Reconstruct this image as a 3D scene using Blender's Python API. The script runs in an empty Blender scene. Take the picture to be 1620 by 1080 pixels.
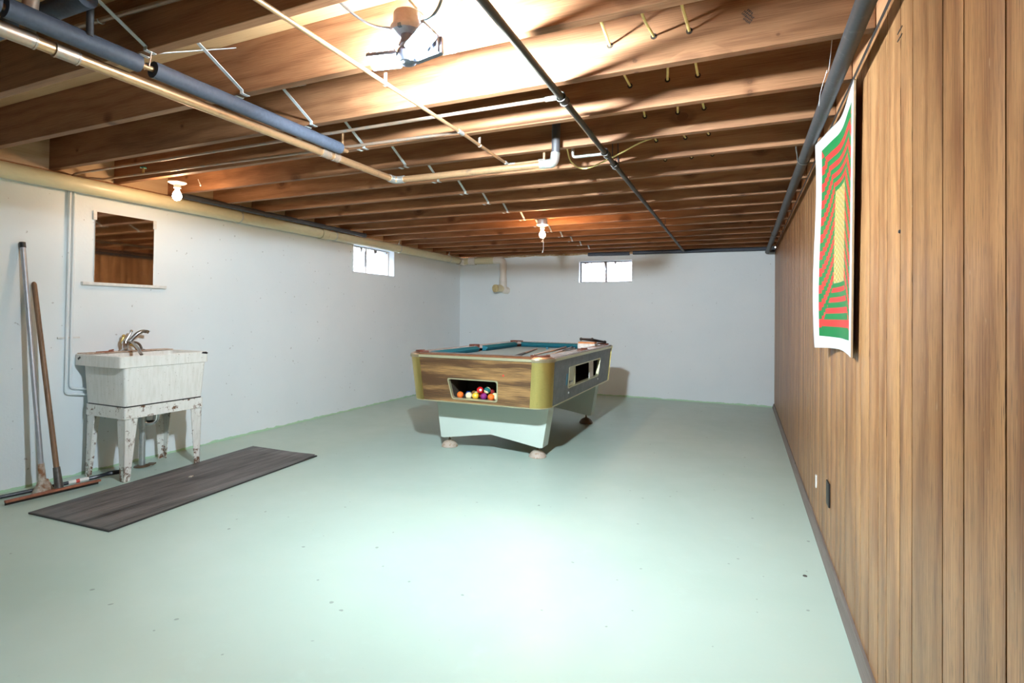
import bpy, bmesh, math, random
from math import sin, cos, pi, radians
from mathutils import Vector, Matrix, Euler

random.seed(7)
scn = bpy.context.scene
COL = scn.collection
# ------------------------------------------------------------------ camera
CAM_F, CAM_YAW, CAM_CY, CAM_ROLL, CAM_PITCH, CAM_H = 841.756, 0.409546, 486.483, 0.011891, 0.013747, 1.2
fw = Vector((-sin(CAM_YAW) * cos(CAM_PITCH), cos(CAM_YAW) * cos(CAM_PITCH), sin(CAM_PITCH)))
rt0 = Vector((cos(CAM_YAW), sin(CAM_YAW), 0)); up0 = rt0.cross(fw)
rt = rt0 * cos(CAM_ROLL) + up0 * sin(CAM_ROLL); up = up0 * cos(CAM_ROLL) - rt0 * sin(CAM_ROLL)
cd = bpy.data.cameras.new('camera'); cam = bpy.data.objects.new('camera', cd); COL.objects.link(cam)
cd.sensor_fit = 'HORIZONTAL'; cd.sensor_width = 36.0; cd.lens = CAM_F * 36 / 1620
cd.shift_y = -(540 - CAM_CY) / 1620; cd.clip_start = 0.02
M = Matrix((rt, up, -fw)).transposed().to_4x4(); M.translation = (0, 0, CAM_H); cam.matrix_world = M
scn.camera = cam
# ------------------------------------------------------------------ world, exposure
w = bpy.data.worlds.new('sky'); scn.world = w; w.use_nodes = True
w.node_tree.nodes['Background'].inputs[0].default_value = (0.86, 0.92, 1.0, 1)
w.node_tree.nodes['Background'].inputs[1].default_value = 36.0
scn.view_settings.view_transform = 'Standard'; scn.view_settings.look = 'None'
scn.view_settings.gamma = 1; scn.view_settings.use_curve_mapping = False
scn.view_settings.exposure = 1.32
LED_STRENGTH, LED_LEFT_STRENGTH, LED_SIDE_FILL, LED_REAR_FILL = 310.0, 640.0, 1500.0, 3600.0
BULB_STRENGTH, LEFT_BULB_STRENGTH = 260.0, 95.0
LEFT_BULB_COL = (1.0, 0.68, 0.42)
LED_COL, BULB_COL = (0.775, 0.91, 1.0), (1.0, 0.56, 0.27)
try:
    scn.cycles.max_bounces = 10; scn.cycles.diffuse_bounces = 7; scn.cycles.glossy_bounces = 4
    scn.cycles.transparent_max_bounces = 12; scn.cycles.caustics_reflective = False; scn.cycles.caustics_refractive = False
    scn.cycles.sample_clamp_indirect = 6.0
except Exception: pass
# room numbers (metres; camera stands at x = y = 0)
XL, XR, YB, YF = -4.424, 0.392, 7.965, -2.2
ZJ, ZD = 2.165, 2.395            # joist underside, deck underside
J0, JS, JT = 1.665, 0.41273, 0.040   # near face of joist k = 0, spacing, thickness

# ------------------------------------------------------------------ material helpers
MATS = {}
class NT:
    def __init__(s, name):
        m = bpy.data.materials.new(name); m.use_nodes = True; s.m = m; s.t = m.node_tree
        s.b = s.t.nodes['Principled BSDF']; MATS[name] = m
    def n(s, typ, **kw):
        nd = s.t.nodes.new(typ)
        for k, v in kw.items(): setattr(nd, k, v)
        return nd
    def set(s, sock, v):
        if isinstance(v, bpy.types.NodeSocket): s.t.links.new(v, sock)
        elif isinstance(v, (tuple, list)) and sock.type == 'RGBA': sock.default_value = tuple(v) + ((1,) if len(v) == 3 else ())
        else: sock.default_value = v
    def math(s, op, a, b=0.0, c=0.0, clamp=False):
        nd = s.n('ShaderNodeMath', operation=op, use_clamp=clamp)
        s.set(nd.inputs[0], a); s.set(nd.inputs[1], b); s.set(nd.inputs[2], c); return nd.outputs[0]
    def vmath(s, op, a, b=(0, 0, 0)):
        nd = s.n('ShaderNodeVectorMath', operation=op); s.set(nd.inputs[0], a); s.set(nd.inputs[1], b)
        return nd.outputs['Value'] if op in ('LENGTH', 'DOT_PRODUCT', 'DISTANCE') else nd.outputs[0]
    def obj(s): return s.n('ShaderNodeTexCoord').outputs['Object']
    def uv(s): return s.n('ShaderNodeTexCoord').outputs['UV']
    def rand(s): return s.n('ShaderNodeObjectInfo').outputs['Random']
    def noise(s, vec, scale=5.0, detail=3.0, rough=0.5, dist=0.0):
        nd = s.n('ShaderNodeTexNoise'); s.set(nd.inputs['Vector'], vec)
        nd.inputs['Scale'].default_value = scale; nd.inputs['Detail'].default_value = detail
        nd.inputs['Roughness'].default_value = rough; nd.inputs['Distortion'].default_value = dist
        return nd.outputs[0]
    def ramp(s, f, *stops):
        nd = s.n('ShaderNodeValToRGB'); s.set(nd.inputs[0], f); cr = nd.color_ramp
        while len(cr.elements) < len(stops): cr.elements.new(0.5)
        for e, (p, c) in zip(cr.elements, stops):
            e.position = p; e.color = (c, c, c, 1) if not isinstance(c, (tuple, list)) else tuple(c) + (1,)
        return nd.outputs[0]
    def mix(s, f, a, b, blend='MIX'):
        nd = s.n('ShaderNodeMix', data_type='RGBA', blend_type=blend)
        s.set(nd.inputs[0], f); s.set(nd.inputs[6], a); s.set(nd.inputs[7], b); return nd.outputs[2]
    def sep(s, v):
        nd = s.n('ShaderNodeSeparateXYZ'); s.set(nd.inputs[0], v); return nd.outputs
    def comb(s, x=0.0, y=0.0, z=0.0):
        nd = s.n('ShaderNodeCombineXYZ')
        for i, v in enumerate((x, y, z)): s.set(nd.inputs[i], v)
        return nd.outputs[0]
    def bump(s, h, strength=0.2, dist=0.01):
        nd = s.n('ShaderNodeBump'); nd.inputs['Strength'].default_value = strength; nd.inputs['Distance'].default_value = dist
        s.set(nd.inputs['Height'], h); s.t.links.new(nd.outputs[0], s.b.inputs['Normal'])
    def fin(s, col=None, rough=0.5, metal=0.0, spec=0.5, **kw):
        if col is not None: s.set(s.b.inputs['Base Color'], col)
        s.set(s.b.inputs['Roughness'], rough); s.set(s.b.inputs['Metallic'], metal)
        s.b.inputs['Specular IOR Level'].default_value = spec
        for k, v in kw.items(): s.set(s.b.inputs[k], v)
        return s.m

def plain(name, col, rough=0.5, metal=0.0, spec=0.5, var=0.12, scale=30.0, bump=0.0, **kw):
    t = NT(name); o = t.obj()
    f = t.noise(o, scale, 4, 0.6)
    lo = tuple(c * (1 - var) for c in col); hi = tuple(min(1, c * (1 + var)) for c in col)
    c = t.ramp(f, (0.3, lo), (0.7, hi))
    if bump: t.bump(f, bump, 0.004)
    r = t.math('MULTIPLY_ADD', f, 0.15, rough - 0.07, clamp=True)
    return t.fin(c, r, metal, spec, **kw)

def mottled(name, base, stain, lo, hi, scale, rough=0.5, metal=0.0, scale2=None, bump=0.1, stretch=(1, 1, 1)):
    t = NT(name); o = t.vmath('MULTIPLY', t.obj(), stretch)
    o = t.vmath('ADD', o, t.comb(t.math('MULTIPLY', t.rand(), 17.0), 3.1, t.math('MULTIPLY', t.rand(), 9.0)))
    f = t.noise(o, scale, 6, 0.7, 0.3)
    m = t.ramp(f, (lo, 0.0), (hi, 1.0))
    g = t.noise(o, scale2 or scale * 5, 3, 0.6)
    b = t.mix(t.ramp(g, (0.35, 0.0), (0.75, 0.35)), base, tuple(c * 0.72 for c in base))
    if bump: t.bump(f, bump, 0.003)
    return t.fin(t.mix(m, b, stain), rough, metal)

def wood(name, light, dark, knot, along='x', knots=True, ring=34.0, fine=1.0, rough=0.62, spec=0.35, contrast=0.6, knot_density=1.0, pores=0.0):
    """lumber: growth rings along one axis, bent round knots"""
    t = NT(name); o = t.obj(); s = t.sep(o)
    rnd = t.rand(); off = t.math('MULTIPLY', rnd, 37.0)
    ax = {'x': 0, 'y': 1, 'z': 2}[along]; oth = [i for i in range(3) if i != ax]
    a = t.math('ADD', s[ax], off)
    c = t.math('ADD', t.math('MULTIPLY', s[oth[0]], 0.83), t.math('ADD', s[oth[1]], t.math('MULTIPLY', rnd, 5.0)))
    warp = t.noise(t.comb(t.math('MULTIPLY', a, 0.9), t.math('MULTIPLY', c, 4.0), off), 1.0, 2, 0.5)
    g = t.math('ADD', t.math('MULTIPLY', c, ring), t.math('MULTIPLY', warp, 9.0))
    col_k = None
    if knots:
        sx, sc = 1.9 * knot_density, 5.5 * knot_density
        v = t.n('ShaderNodeTexVoronoi', voronoi_dimensions='2D'); v.inputs['Scale'].default_value = 1.0
        cv = t.comb(t.math('MULTIPLY', a, sx), t.math('MULTIPLY', c, sc), 0.0)
        t.set(v.inputs['Vector'], cv)
        d = t.vmath('SUBTRACT', cv, v.outputs['Position'])
        d = t.vmath('MULTIPLY', d, (1 / sx * 0.75, 1 / sc, 0))
        r = t.vmath('LENGTH', d)
        r = t.math('ADD', r, t.math('MULTIPLY', t.math('SUBTRACT', t.noise(o, 60, 2), 0.5), 0.006))
        pick = t.sep(v.outputs['Color'])[0]
        size = t.math('MULTIPLY', t.math('SUBTRACT', pick, 0.42, clamp=True), 0.042)      # about half the cells have no knot
        g = t.math('ADD', g, t.math('DIVIDE', t.math('MULTIPLY', size, 8.0), t.math('ADD', t.math('MULTIPLY', r, 2.2), 0.03)))
        km = t.math('DIVIDE', t.math('SUBTRACT', size, r), 0.004, clamp=True)
        halo = t.math('MULTIPLY', t.math('DIVIDE', t.math('SUBTRACT', t.math('MULTIPLY', size, 2.4), r), 0.02, clamp=True), 0.55)
        col_k = (km, halo, r)
    ringf = t.math('MULTIPLY_ADD', t.math('SINE', t.math('MULTIPLY', g, 2.1)), 0.5, 0.5)
    ringf = t.math('POWER', ringf, 1.8)
    fib = t.noise(t.comb(t.math('MULTIPLY', a, 6.0 * fine), t.math('MULTIPLY', c, 260 * fine), t.math('MULTIPLY', s[oth[0]], 120.0)), 1.0, 4, 0.65)
    blotch = t.noise(t.comb(t.math('MULTIPLY', a, 1.4), t.math('MULTIPLY', c, 5.0), off), 1.0, 3, 0.6)
    fibm = t.ramp(fib, (0.36, 0.0), (0.66, 1.0))
    f = t.math('ADD', t.math('MULTIPLY', ringf, 0.40 * contrast), t.math('ADD', t.math('MULTIPLY', fibm, 0.55 * contrast),
               t.math('MULTIPLY', t.math('SUBTRACT', blotch, 0.45), 1.2 * contrast)), clamp=True)
    col = t.mix(f, light, dark)
    if pores:
        po = t.noise(t.comb(t.math('MULTIPLY', a, 14.0), t.math('MULTIPLY', c, 420.0), t.math('MULTIPLY', s[oth[0]], 200.0)), 1.0, 3, 0.6)
        col = t.mix(t.ramp(po, (0.56, 0.0), (0.66, pores)), col, tuple(x * 0.45 for x in dark))
        sc_ = t.noise(t.comb(t.math('MULTIPLY', a, 20.0), t.math('MULTIPLY', c, 60.0), 1.0), 1.0, 2, 0.5)
        col = t.mix(t.ramp(sc_, (0.74, 0.0), (0.78, 0.5)), col, (0.62, 0.48, 0.32))
    if col_k:
        col = t.mix(col_k[1], col, tuple(0.5 * (x + y) for x, y in zip(dark, knot)))
        kr = t.math('MULTIPLY_ADD', t.math('SINE', t.math('MULTIPLY', col_k[2], 900.0)), 0.3, 0.6)
        col = t.mix(t.math('MULTIPLY', col_k[0], 0.9), col, t.mix(kr, knot, dark))
    # each board has its own tone
    tone = t.math('MULTIPLY_ADD', rnd, 0.26, 0.86)
    col = t.mix(1.0, col, t.comb(tone, tone, tone), 'MULTIPLY')
    t.bump(t.math('ADD', fib, ringf), 0.12, 0.002)
    return t.fin(col, t.math('MULTIPLY_ADD', fib, 0.2, rough - 0.1), 0.0, spec)

def emit(name, col, strength):
    t = NT(name); t.fin((0.9, 0.9, 0.9), 0.4)
    t.set(t.b.inputs['Emission Color'], col); t.b.inputs['Emission Strength'].default_value = strength; return t.m

# ------------------------------------------------------------------ mesh helpers
def rot_to(d):
    return Vector((0, 0, 1)).rotation_difference(Vector(d).normalized()).to_matrix()
class MB:
    def __init__(s): s.v = []; s.f = []; s.uv = None
    def add(s, vs, fs):
        o = len(s.v); s.v += [tuple(v) for v in vs]; s.f += [tuple(i + o for i in f) for f in fs]; return s
    def box(s, a, b, bev=0.0):
        x0, y0, z0 = (min(p, q) for p, q in zip(a, b)); x1, y1, z1 = (max(p, q) for p, q in zip(a, b))
        return s.hexa([(x0, y0, z0), (x1, y0, z0), (x1, y1, z0), (x0, y1, z0), (x0, y0, z1), (x1, y0, z1), (x1, y1, z1), (x0, y1, z1)], bev)
    def hexa(s, p, bev=0.0):
        fs = [(0, 3, 2, 1), (4, 5, 6, 7), (0, 1, 5, 4), (1, 2, 6, 5), (2, 3, 7, 6), (3, 0, 4, 7)]
        if not bev: return s.add(p, fs)
        bm = bmesh.new(); vs = [bm.verts.new(q) for q in p]
        for f in fs: bm.faces.new([vs[i] for i in f])
        bmesh.ops.bevel(bm, geom=bm.edges[:], offset=bev, segments=2, affect='EDGES', profile=0.6, clamp_overlap=True)
        bm.verts.index_update(); s.add([v.co[:] for v in bm.verts], [[v.index for v in f.verts] for f in bm.faces]); bm.free(); return s
    def obox(s, c, size, rot=None, bev=0.0):
        R = rot if rot is not None else Matrix.Identity(3); hx, hy, hz = (q / 2 for q in size); c = Vector(c)
        p = [c + R @ Vector(q) for q in ((-hx, -hy, -hz), (hx, -hy, -hz), (hx, hy, -hz), (-hx, hy, -hz), (-hx, -hy, hz), (hx, -hy, hz), (hx, hy, hz), (-hx, hy, hz))]
        return s.hexa(p, bev)
    def tube(s, path, r, n=14, cap=True, flat=1.0):
        path = [Vector(p) for p in path]; k = len(path); rs = r if isinstance(r, (list, tuple)) else [r] * k
        tang = [(path[min(i + 1, k - 1)] - path[max(i - 1, 0)]).normalized() for i in range(k)]
        ref = Vector((0, 0, 1)) if abs(tang[0].z) < 0.9 else Vector((1, 0, 0))
        u = tang[0].cross(ref).normalized(); vs = []
        for i in range(k):
            u = (u - tang[i] * u.dot(tang[i])).normalized(); q = tang[i].cross(u)
            sc = 1.0
            if 0 < i < k - 1:
                c_ = max(0.5, (path[i] - path[i - 1]).normalized().dot(tang[i])); sc = 1 / c_
            vs += [path[i] + (u * cos(2 * pi * j / n) * sc + q * sin(2 * pi * j / n) * flat) * rs[i] for j in range(n)]
        fs = [(i * n + j, i * n + (j + 1) % n, (i + 1) * n + (j + 1) % n, (i + 1) * n + j) for i in range(k - 1) for j in range(n)]
        if cap: fs += [tuple(reversed(range(n))), tuple(range((k - 1) * n, k * n))]
        return s.add(vs, fs)
    def lathe(s, prof, n=24, base=(0, 0, 0), axis=(0, 0, 1), closed=False):
        R = rot_to(axis); base = Vector(base); k = len(prof)
        vs = [base + R @ Vector((r * cos(2 * pi * j / n), r * sin(2 * pi * j / n), h)) for r, h in prof for j in range(n)]
        fs = [(i * n + j, i * n + (j + 1) % n, (i + 1) * n + (j + 1) % n, (i + 1) * n + j) for i in range(k - 1) for j in range(n)]
        if closed: fs += [((k - 1) * n + j, (k - 1) * n + (j + 1) % n, (j + 1) % n, j) for j in range(n)]
        else: fs += [tuple(reversed(range(n))), tuple(range((k - 1) * n, k * n))]
        return s.add(vs, fs)
    def prism(s, poly, d0, d1):
        """poly: list of 3D points (planar); moved by vectors d0 and d1 for the two caps"""
        n = len(poly); P = [Vector(p) for p in poly]; a = [p + Vector(d0) for p in P]; b = [p + Vector(d1) for p in P]
        fs = [tuple(reversed(range(n))), tuple(range(n, 2 * n))] + [(i, (i + 1) % n, n + (i + 1) % n, n + i) for i in range(n)]
        return s.add(a + b, fs)
    def ring(s, outer, inner, d):
        """frame between two equally long loops, given depth vector d"""
        n = len(outer); d = Vector(d); O = [Vector(p) for p in outer]; I = [Vector(p) for p in inner]
        vs = O + I + [p + d for p in O] + [p + d for p in I]; fs = []
        for i in range(n):
            j = (i + 1) % n
            fs += [(i, j, n + j, n + i), (2 * n + i, 3 * n + i, 3 * n + j, 2 * n + j), (i, 2 * n + i, 2 * n + j, j), (n + i, n + j, 3 * n + j, 3 * n + i)]
        return s.add(vs, fs)
    def sphere(s, c, r, n=20, m=12, squash=(1, 1, 1)):
        c = Vector(c); vs = [c + Vector((0, 0, -r * squash[2]))]
        for i in range(1, m):
            th = -pi / 2 + pi * i / m
            vs += [c + Vector((r * cos(th) * cos(2 * pi * j / n) * squash[0], r * cos(th) * sin(2 * pi * j / n) * squash[1], r * sin(th) * squash[2])) for j in range(n)]
        vs.append(c + Vector((0, 0, r * squash[2]))); L = len(vs) - 1
        fs = [(0, 1 + (j + 1) % n, 1 + j) for j in range(n)]
        for i in range(m - 2):
            fs += [(1 + i * n + j, 1 + i * n + (j + 1) % n, 1 + (i + 1) * n + (j + 1) % n, 1 + (i + 1) * n + j) for j in range(n)]
        fs += [(L, 1 + (m - 2) * n + j, 1 + (m - 2) * n + (j + 1) % n) for j in range(n)]
        return s.add(vs, fs)
    def build(s, name, mat, parent=None, smooth=True, loc=None, mats=None):
        me = bpy.data.meshes.new(name); off = Vector(loc) if loc is not None else Vector((0, 0, 0))
        me.from_pydata([tuple(Vector(v) - off) for v in s.v], [], s.f)
        bm = bmesh.new(); bm.from_mesh(me); bmesh.ops.recalc_face_normals(bm, faces=bm.faces[:]); bm.to_mesh(me); bm.free()
        if smooth:
            me.polygons.foreach_set('use_smooth', [True] * len(me.polygons)); me.set_sharp_from_angle(angle=radians(38))
        me.materials.append(MATS[mat])
        return link(name, me, parent, off)
def link(name, me, parent=None, loc=(0, 0, 0)):
    o = bpy.data.objects.new(name, me); COL.objects.link(o); o.location = loc
    if parent is not None: o.parent = parent
    return o
def tag(o, label=None, cat=None, group=None, kind=None):
    if label: o['label'] = label
    if cat: o['category'] = cat
    if group: o['group'] = group
    if kind: o['kind'] = kind
    return o
def thing(name, label, cat, loc=(0, 0, 0), rz=0.0, group=None):
    o = bpy.data.objects.new(name, None); COL.objects.link(o); o.location = loc; o.rotation_euler = (0, 0, rz); o.empty_display_size = 0.1
    return tag(o, label, cat, group)
def struct(o): return tag(o, kind='structure')
def fillet(pts, r, n=6):
    """rounded polyline"""
    P = [Vector(p) for p in pts]; out = [P[0]]
    for i in range(1, len(P) - 1):
        a = (P[i - 1] - P[i]); b = (P[i + 1] - P[i]); d = min(r, a.length * 0.48, b.length * 0.48)
        p0 = P[i] + a.normalized() * d; p1 = P[i] + b.normalized() * d
        for k in range(n + 1):
            t = k / n; out.append(p0 * (1 - t) ** 2 + P[i] * 2 * t * (1 - t) + p1 * t ** 2)
    out.append(P[-1]); return out
def catmull(pts, n=8):
    P = [Vector(p) for p in pts]; P = [P[0] * 2 - P[1]] + P + [P[-1] * 2 - P[-2]]; out = []
    for i in range(1, len(P) - 2):
        for k in range(n):
            t = k / n; a, b, c, d = P[i - 1], P[i], P[i + 1], P[i + 2]
            out.append(0.5 * ((2 * b) + (c - a) * t + (2 * a - 5 * b + 4 * c - d) * t * t + (-a + 3 * b - 3 * c + d) * t ** 3))
    out.append(P[-2]); return out

# ------------------------------------------------------------------ materials
GREEN = (0.47, 0.68, 0.56)
def mat_wall():
    t = NT('wall_paint'); o = t.obj(); z = t.sep(o)[2]
    f = t.noise(o, 1.6, 4, 0.6); g = t.noise(o, 45, 4, 0.6)
    c = t.mix(t.ramp(f, (0.3, 0.0), (0.7, 1.0)), (0.745, 0.815, 0.855), (0.785, 0.845, 0.88))
    sp = t.noise(o, 34, 1, 0.3); c = t.mix(t.ramp(sp, (0.78, 0.0), (0.80, 0.5)), c, (0.30, 0.31, 0.32))
    edge = t.math('MULTIPLY_ADD', t.noise(o, 9, 4, 0.6), 0.045, -0.004)
    m = t.math('LESS_THAN', z, edge)
    c = t.mix(m, c, (0.44, 0.66, 0.47))
    t.bump(g, 0.18, 0.006); return t.fin(c, 0.55, 0, 0.35)
mat_wall()
def mat_floor():
    t = NT('floor_paint'); o = t.obj()
    f = t.noise(o, 0.9, 4, 0.6, 0.4); g = t.noise(o, 5, 5, 0.65); h = t.noise(o, 60, 3, 0.5)
    c = t.mix(t.ramp(f, (0.32, 0.0), (0.7, 1.0)), (0.435, 0.555, 0.480), (0.495, 0.60, 0.53))
    c = t.mix(t.ramp(g, (0.6, 0.0), (0.82, 0.35)), c, (0.56, 0.72, 0.65))
    sp = t.noise(o, 26, 1, 0.2); c = t.mix(t.ramp(sp, (0.80, 0.0), (0.815, 0.7)), c, (0.2, 0.25, 0.22))
    t.bump(t.math('ADD', g, t.math('MULTIPLY', h, 0.2)), 0.10, 0.01)
    return t.fin(c, t.math('MULTIPLY_ADD', g, 0.3, 0.24), 0, 0.5)
mat_floor()
wood('joist_wood', (0.37, 0.178, 0.084), (0.155, 0.060, 0.022), (0.10, 0.038, 0.016), 'x', True, 30, contrast=0.9)
wood('deck_wood', (0.66, 0.42, 0.21), (0.44, 0.24, 0.10), (0.2, 0.1, 0.05), 'x', False, 12, contrast=0.6)
wood('rim_wood', (0.58, 0.42, 0.26), (0.38, 0.24, 0.12), (0.12, 0.06, 0.03), 'y', False, 30)
wood('sill_wood', (0.50, 0.25, 0.12), (0.28, 0.11, 0.05), (0.1, 0.04, 0.02), 'y', False, 30)
wood('ledger_wood', (0.42, 0.22, 0.10), (0.24, 0.11, 0.05), (0.1, 0.04, 0.02), 'x', False, 30)
wood('panel_wood', (0.50, 0.265, 0.112), (0.215, 0.088, 0.034), (0.2, 0.1, 0.05), 'z', False, 22, fine=0.8, rough=0.4, spec=0.45, contrast=1.05, pores=0.9)
wood('base_wood', (0.21, 0.175, 0.155), (0.10, 0.08, 0.068), (0.1, 0.07, 0.05), 'y', True, 30, rough=0.6)
wood('walnut', (0.40, 0.225, 0.085), (0.085, 0.042, 0.020), (0.05, 0.03, 0.01), 'x', False, 26, rough=0.3, spec=0.5, contrast=1.5)
wood('handle_wood', (0.34, 0.20, 0.12), (0.14, 0.08, 0.045), (0.1, 0.05, 0.03), 'z', False, 40, rough=0.4, contrast=0.9)
wood('cue_maple', (0.62, 0.42, 0.27), (0.45, 0.27, 0.15), (0.2, 0.1, 0.05), 'y', False, 30, rough=0.25)
wood('rail_wood', (0.20, 0.085, 0.04), (0.11, 0.042, 0.02), (0.1, 0.04, 0.02), 'y', False, 30, rough=0.16, spec=0.7)
plain('dark_gap', (0.018, 0.013, 0.01), 0.9, var=0.2)
mottled('pvc', (0.70, 0.64, 0.42), (0.30, 0.25, 0.14), 0.68, 0.78, 9, 0.35, stretch=(1, 0.35, 1), bump=0.02)
mottled('pvc_white', (0.82, 0.78, 0.71), (0.45, 0.35, 0.22), 0.66, 0.8, 14, 0.35, bump=0.02)
mottled('pvc_plug', (0.62, 0.50, 0.26), (0.35, 0.24, 0.10), 0.5, 0.75, 25, 0.4)
mottled('copper', (0.60, 0.36, 0.19), (0.30, 0.20, 0.13), 0.55, 0.78, 12, 0.33, 0.75)
mottled('copper_old', (0.48, 0.34, 0.25), (0.30, 0.32, 0.30), 0.5, 0.7, 22, 0.4, 0.7)
mottled('solder', (0.62, 0.60, 0.57), (0.35, 0.42, 0.38), 0.5, 0.7, 50, 0.35, 0.8)
plain('foam', (0.060, 0.072, 0.100), 0.6, var=0.22, scale=60, bump=0.15)
plain('foam_slit', (0.03, 0.035, 0.05), 0.8)
mottled('iron', (0.055, 0.050, 0.040), (0.10, 0.075, 0.05), 0.6, 0.8, 25, 0.5, 0.1)
mottled('iron_big', (0.042, 0.043, 0.046), (0.10, 0.10, 0.10), 0.55, 0.75, 40, 0.52, 0.1)
plain('dark_pipe', (0.045, 0.043, 0.045), 0.5)
mottled('galvanised', (0.56, 0.60, 0.60), (0.40, 0.43, 0.44), 0.5, 0.7, 30, 0.38, 0.7)
plain('zinc_white', (0.66, 0.70, 0.70), 0.45, 0.3)
plain('cable_yellow', (0.72, 0.58, 0.22), 0.5)
plain('cable_grey', (0.26, 0.24, 0.23), 0.5)
plain('cable_blue', (0.16, 0.26, 0.33), 0.5)
plain('hole_dark', (0.03, 0.018, 0.01), 0.9)
plain('ink', (0.07, 0.045, 0.035), 0.8)
plain('porcelain', (0.80, 0.78, 0.73), 0.25)
plain('fixture_white', (0.74, 0.78, 0.83), 0.35)
plain('led_housing', (0.20, 0.22, 0.28), 0.35, 0.2)
plain('brass', (0.60, 0.44, 0.16), 0.3, 0.9)
plain('chrome', (0.66, 0.66, 0.67), 0.16, 1.0, var=0.06)
plain('chrome_dull', (0.34, 0.33, 0.32), 0.3, 1.0, var=0.1)
emit('led_light', LED_COL, LED_STRENGTH)
emit('led_fill_rear', LED_COL, LED_REAR_FILL)  # boosted far above the visible panels to brighten the far wall
emit('led_light_left', LED_COL, LED_LEFT_STRENGTH)
emit('led_fill_side', LED_COL, LED_SIDE_FILL)  # unseen extra panel, added to brighten the left wall
emit('bulb_light', BULB_COL, BULB_STRENGTH)
emit('left_bulb_light', LEFT_BULB_COL, LEFT_BULB_STRENGTH)
def enamel(name, rust_lo, rust_hi, legs=False):
    t = NT(name); o = t.obj(); z = t.sep(o)[2]
    f = t.noise(o, 22, 6, 0.7, 0.3); d = t.noise(t.vmath('MULTIPLY', o, (55, 55, 7)), 1.0, 4, 0.6); e = t.noise(o, 90, 3, 0.5)
    c = t.mix(t.ramp(d, (0.45, 0.0), (0.75, 0.55)), (0.83, 0.82, 0.78), (0.62, 0.61, 0.53))
    c = t.mix(t.ramp(e, (0.68, 0.0), (0.74, 0.8)), c, (0.20, 0.14, 0.08))
    v = f
    if legs: v = t.math('ADD', f, t.ramp(z, (0.0, 0.16), (0.16, 0.0)))
    c = t.mix(t.ramp(v, (rust_lo, 0.0), (rust_hi, 1.0)), c, (0.16, 0.075, 0.035))
    t.bump(f, 0.15, 0.003); return t.fin(c, 0.42, 0, 0.5)
enamel('enamel', 0.72, 0.80); enamel('enamel_stand', 0.56, 0.63); enamel('enamel_leg', 0.57, 0.66, True)
mottled('sink_deck', (0.62, 0.50, 0.40), (0.26, 0.10, 0.04), 0.46, 0.62, 11, 0.5)
def mat_mirror():
    t = NT('mirror_glass'); o = t.obj(); f = t.noise(o, 28, 5, 0.7); g = t.noise(t.vmath('MULTIPLY', o, (60, 60, 6)), 1, 3)
    return t.fin(t.mix(t.ramp(f, (0.6, 0.0), (0.75, 1.0)), (0.74, 0.58, 0.45), (0.58, 0.44, 0.33)), t.math('MULTIPLY_ADD', g, 0.05, 0.015), 1.0)
mat_mirror()
plain('white_paint', (0.72, 0.73, 0.72), 0.45)
plain('cardboard', (0.36, 0.24, 0.13), 0.8)
plain('aluminium', (0.46, 0.47, 0.51), 0.48, 0.7, var=0.08)
plain('black_plastic', (0.015, 0.015, 0.016), 0.4)
plain('black_steel', (0.018, 0.02, 0.028), 0.33, 0.2)
mottled('rusty_white', (0.60, 0.54, 0.46), (0.27, 0.12, 0.05), 0.42, 0.62, 20, 0.6)
mottled('rust_red', (0.36, 0.13, 0.075), (0.20, 0.07, 0.04), 0.45, 0.7, 30, 0.6)
plain('rubber_black', (0.02, 0.018, 0.018), 0.6)
plain('tin_dark', (0.11, 0.105, 0.10), 0.4, 0.6, var=0.4, scale=40)
def mat_mat():
    t = NT('mat_rubber'); o = t.obj()
    f = t.noise(t.vmath('MULTIPLY', o, (16, 1.3, 1)), 1.0, 5, 0.6, 0.2); g = t.noise(o, 3.2, 5, 0.7); h = t.noise(o, 70, 3, 0.6)
    c = t.mix(t.ramp(f, (0.3, 0.0), (0.72, 1.0)), (0.032, 0.028, 0.028), (0.19, 0.168, 0.160))  # long streaks paint the glint of the ribs into the colour
    c = t.mix(t.ramp(g, (0.62, 0.0), (0.8, 0.5)), c, (0.25, 0.23, 0.23))
    c = t.mix(t.ramp(h, (0.73, 0.0), (0.78, 0.7)), c, (0.42, 0.40, 0.37))
    t.bump(h, 0.2, 0.002); return t.fin(c, 0.45, 0, 0.5)
mat_mat()
plain('mat_edge', (0.035, 0.031, 0.031), 0.5)
# pool table
mottled('gold_metal', (0.62, 0.49, 0.17), (0.40, 0.31, 0.11), 0.6, 0.8, 30, 0.34, 0.95)
mottled('gold_trim', (0.66, 0.62, 0.40), (0.45, 0.40, 0.22), 0.6, 0.8, 40, 0.35, 0.7)
mottled('side_laminate', (0.16, 0.175, 0.18), (0.09, 0.10, 0.105), 0.42, 0.7, 12, 0.42)
plain('copper_cap', (0.50, 0.33, 0.22), 0.3, 0.8)
plain('pocket_leather', (0.14, 0.038, 0.022), 0.45, var=0.25)
plain('cloth_teal', (0.018, 0.16, 0.22), 0.75, spec=0.2, scale=200)
plain('cloth_bed', (0.30, 0.44, 0.50), 0.8, spec=0.3, scale=150, var=0.06)  # faded cloth, with the pale grazing sheen put into its colour too
mottled('leg_paint', (0.57, 0.65, 0.58), (0.40, 0.42, 0.34), 0.72, 0.78, 40, 0.45, bump=0.02)
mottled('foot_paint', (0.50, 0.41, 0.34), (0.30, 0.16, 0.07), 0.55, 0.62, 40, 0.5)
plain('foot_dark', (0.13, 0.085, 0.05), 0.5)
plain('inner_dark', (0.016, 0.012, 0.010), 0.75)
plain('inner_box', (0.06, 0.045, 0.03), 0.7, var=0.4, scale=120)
plain('red_dot', (0.6, 0.05, 0.03), 0.5)
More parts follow.
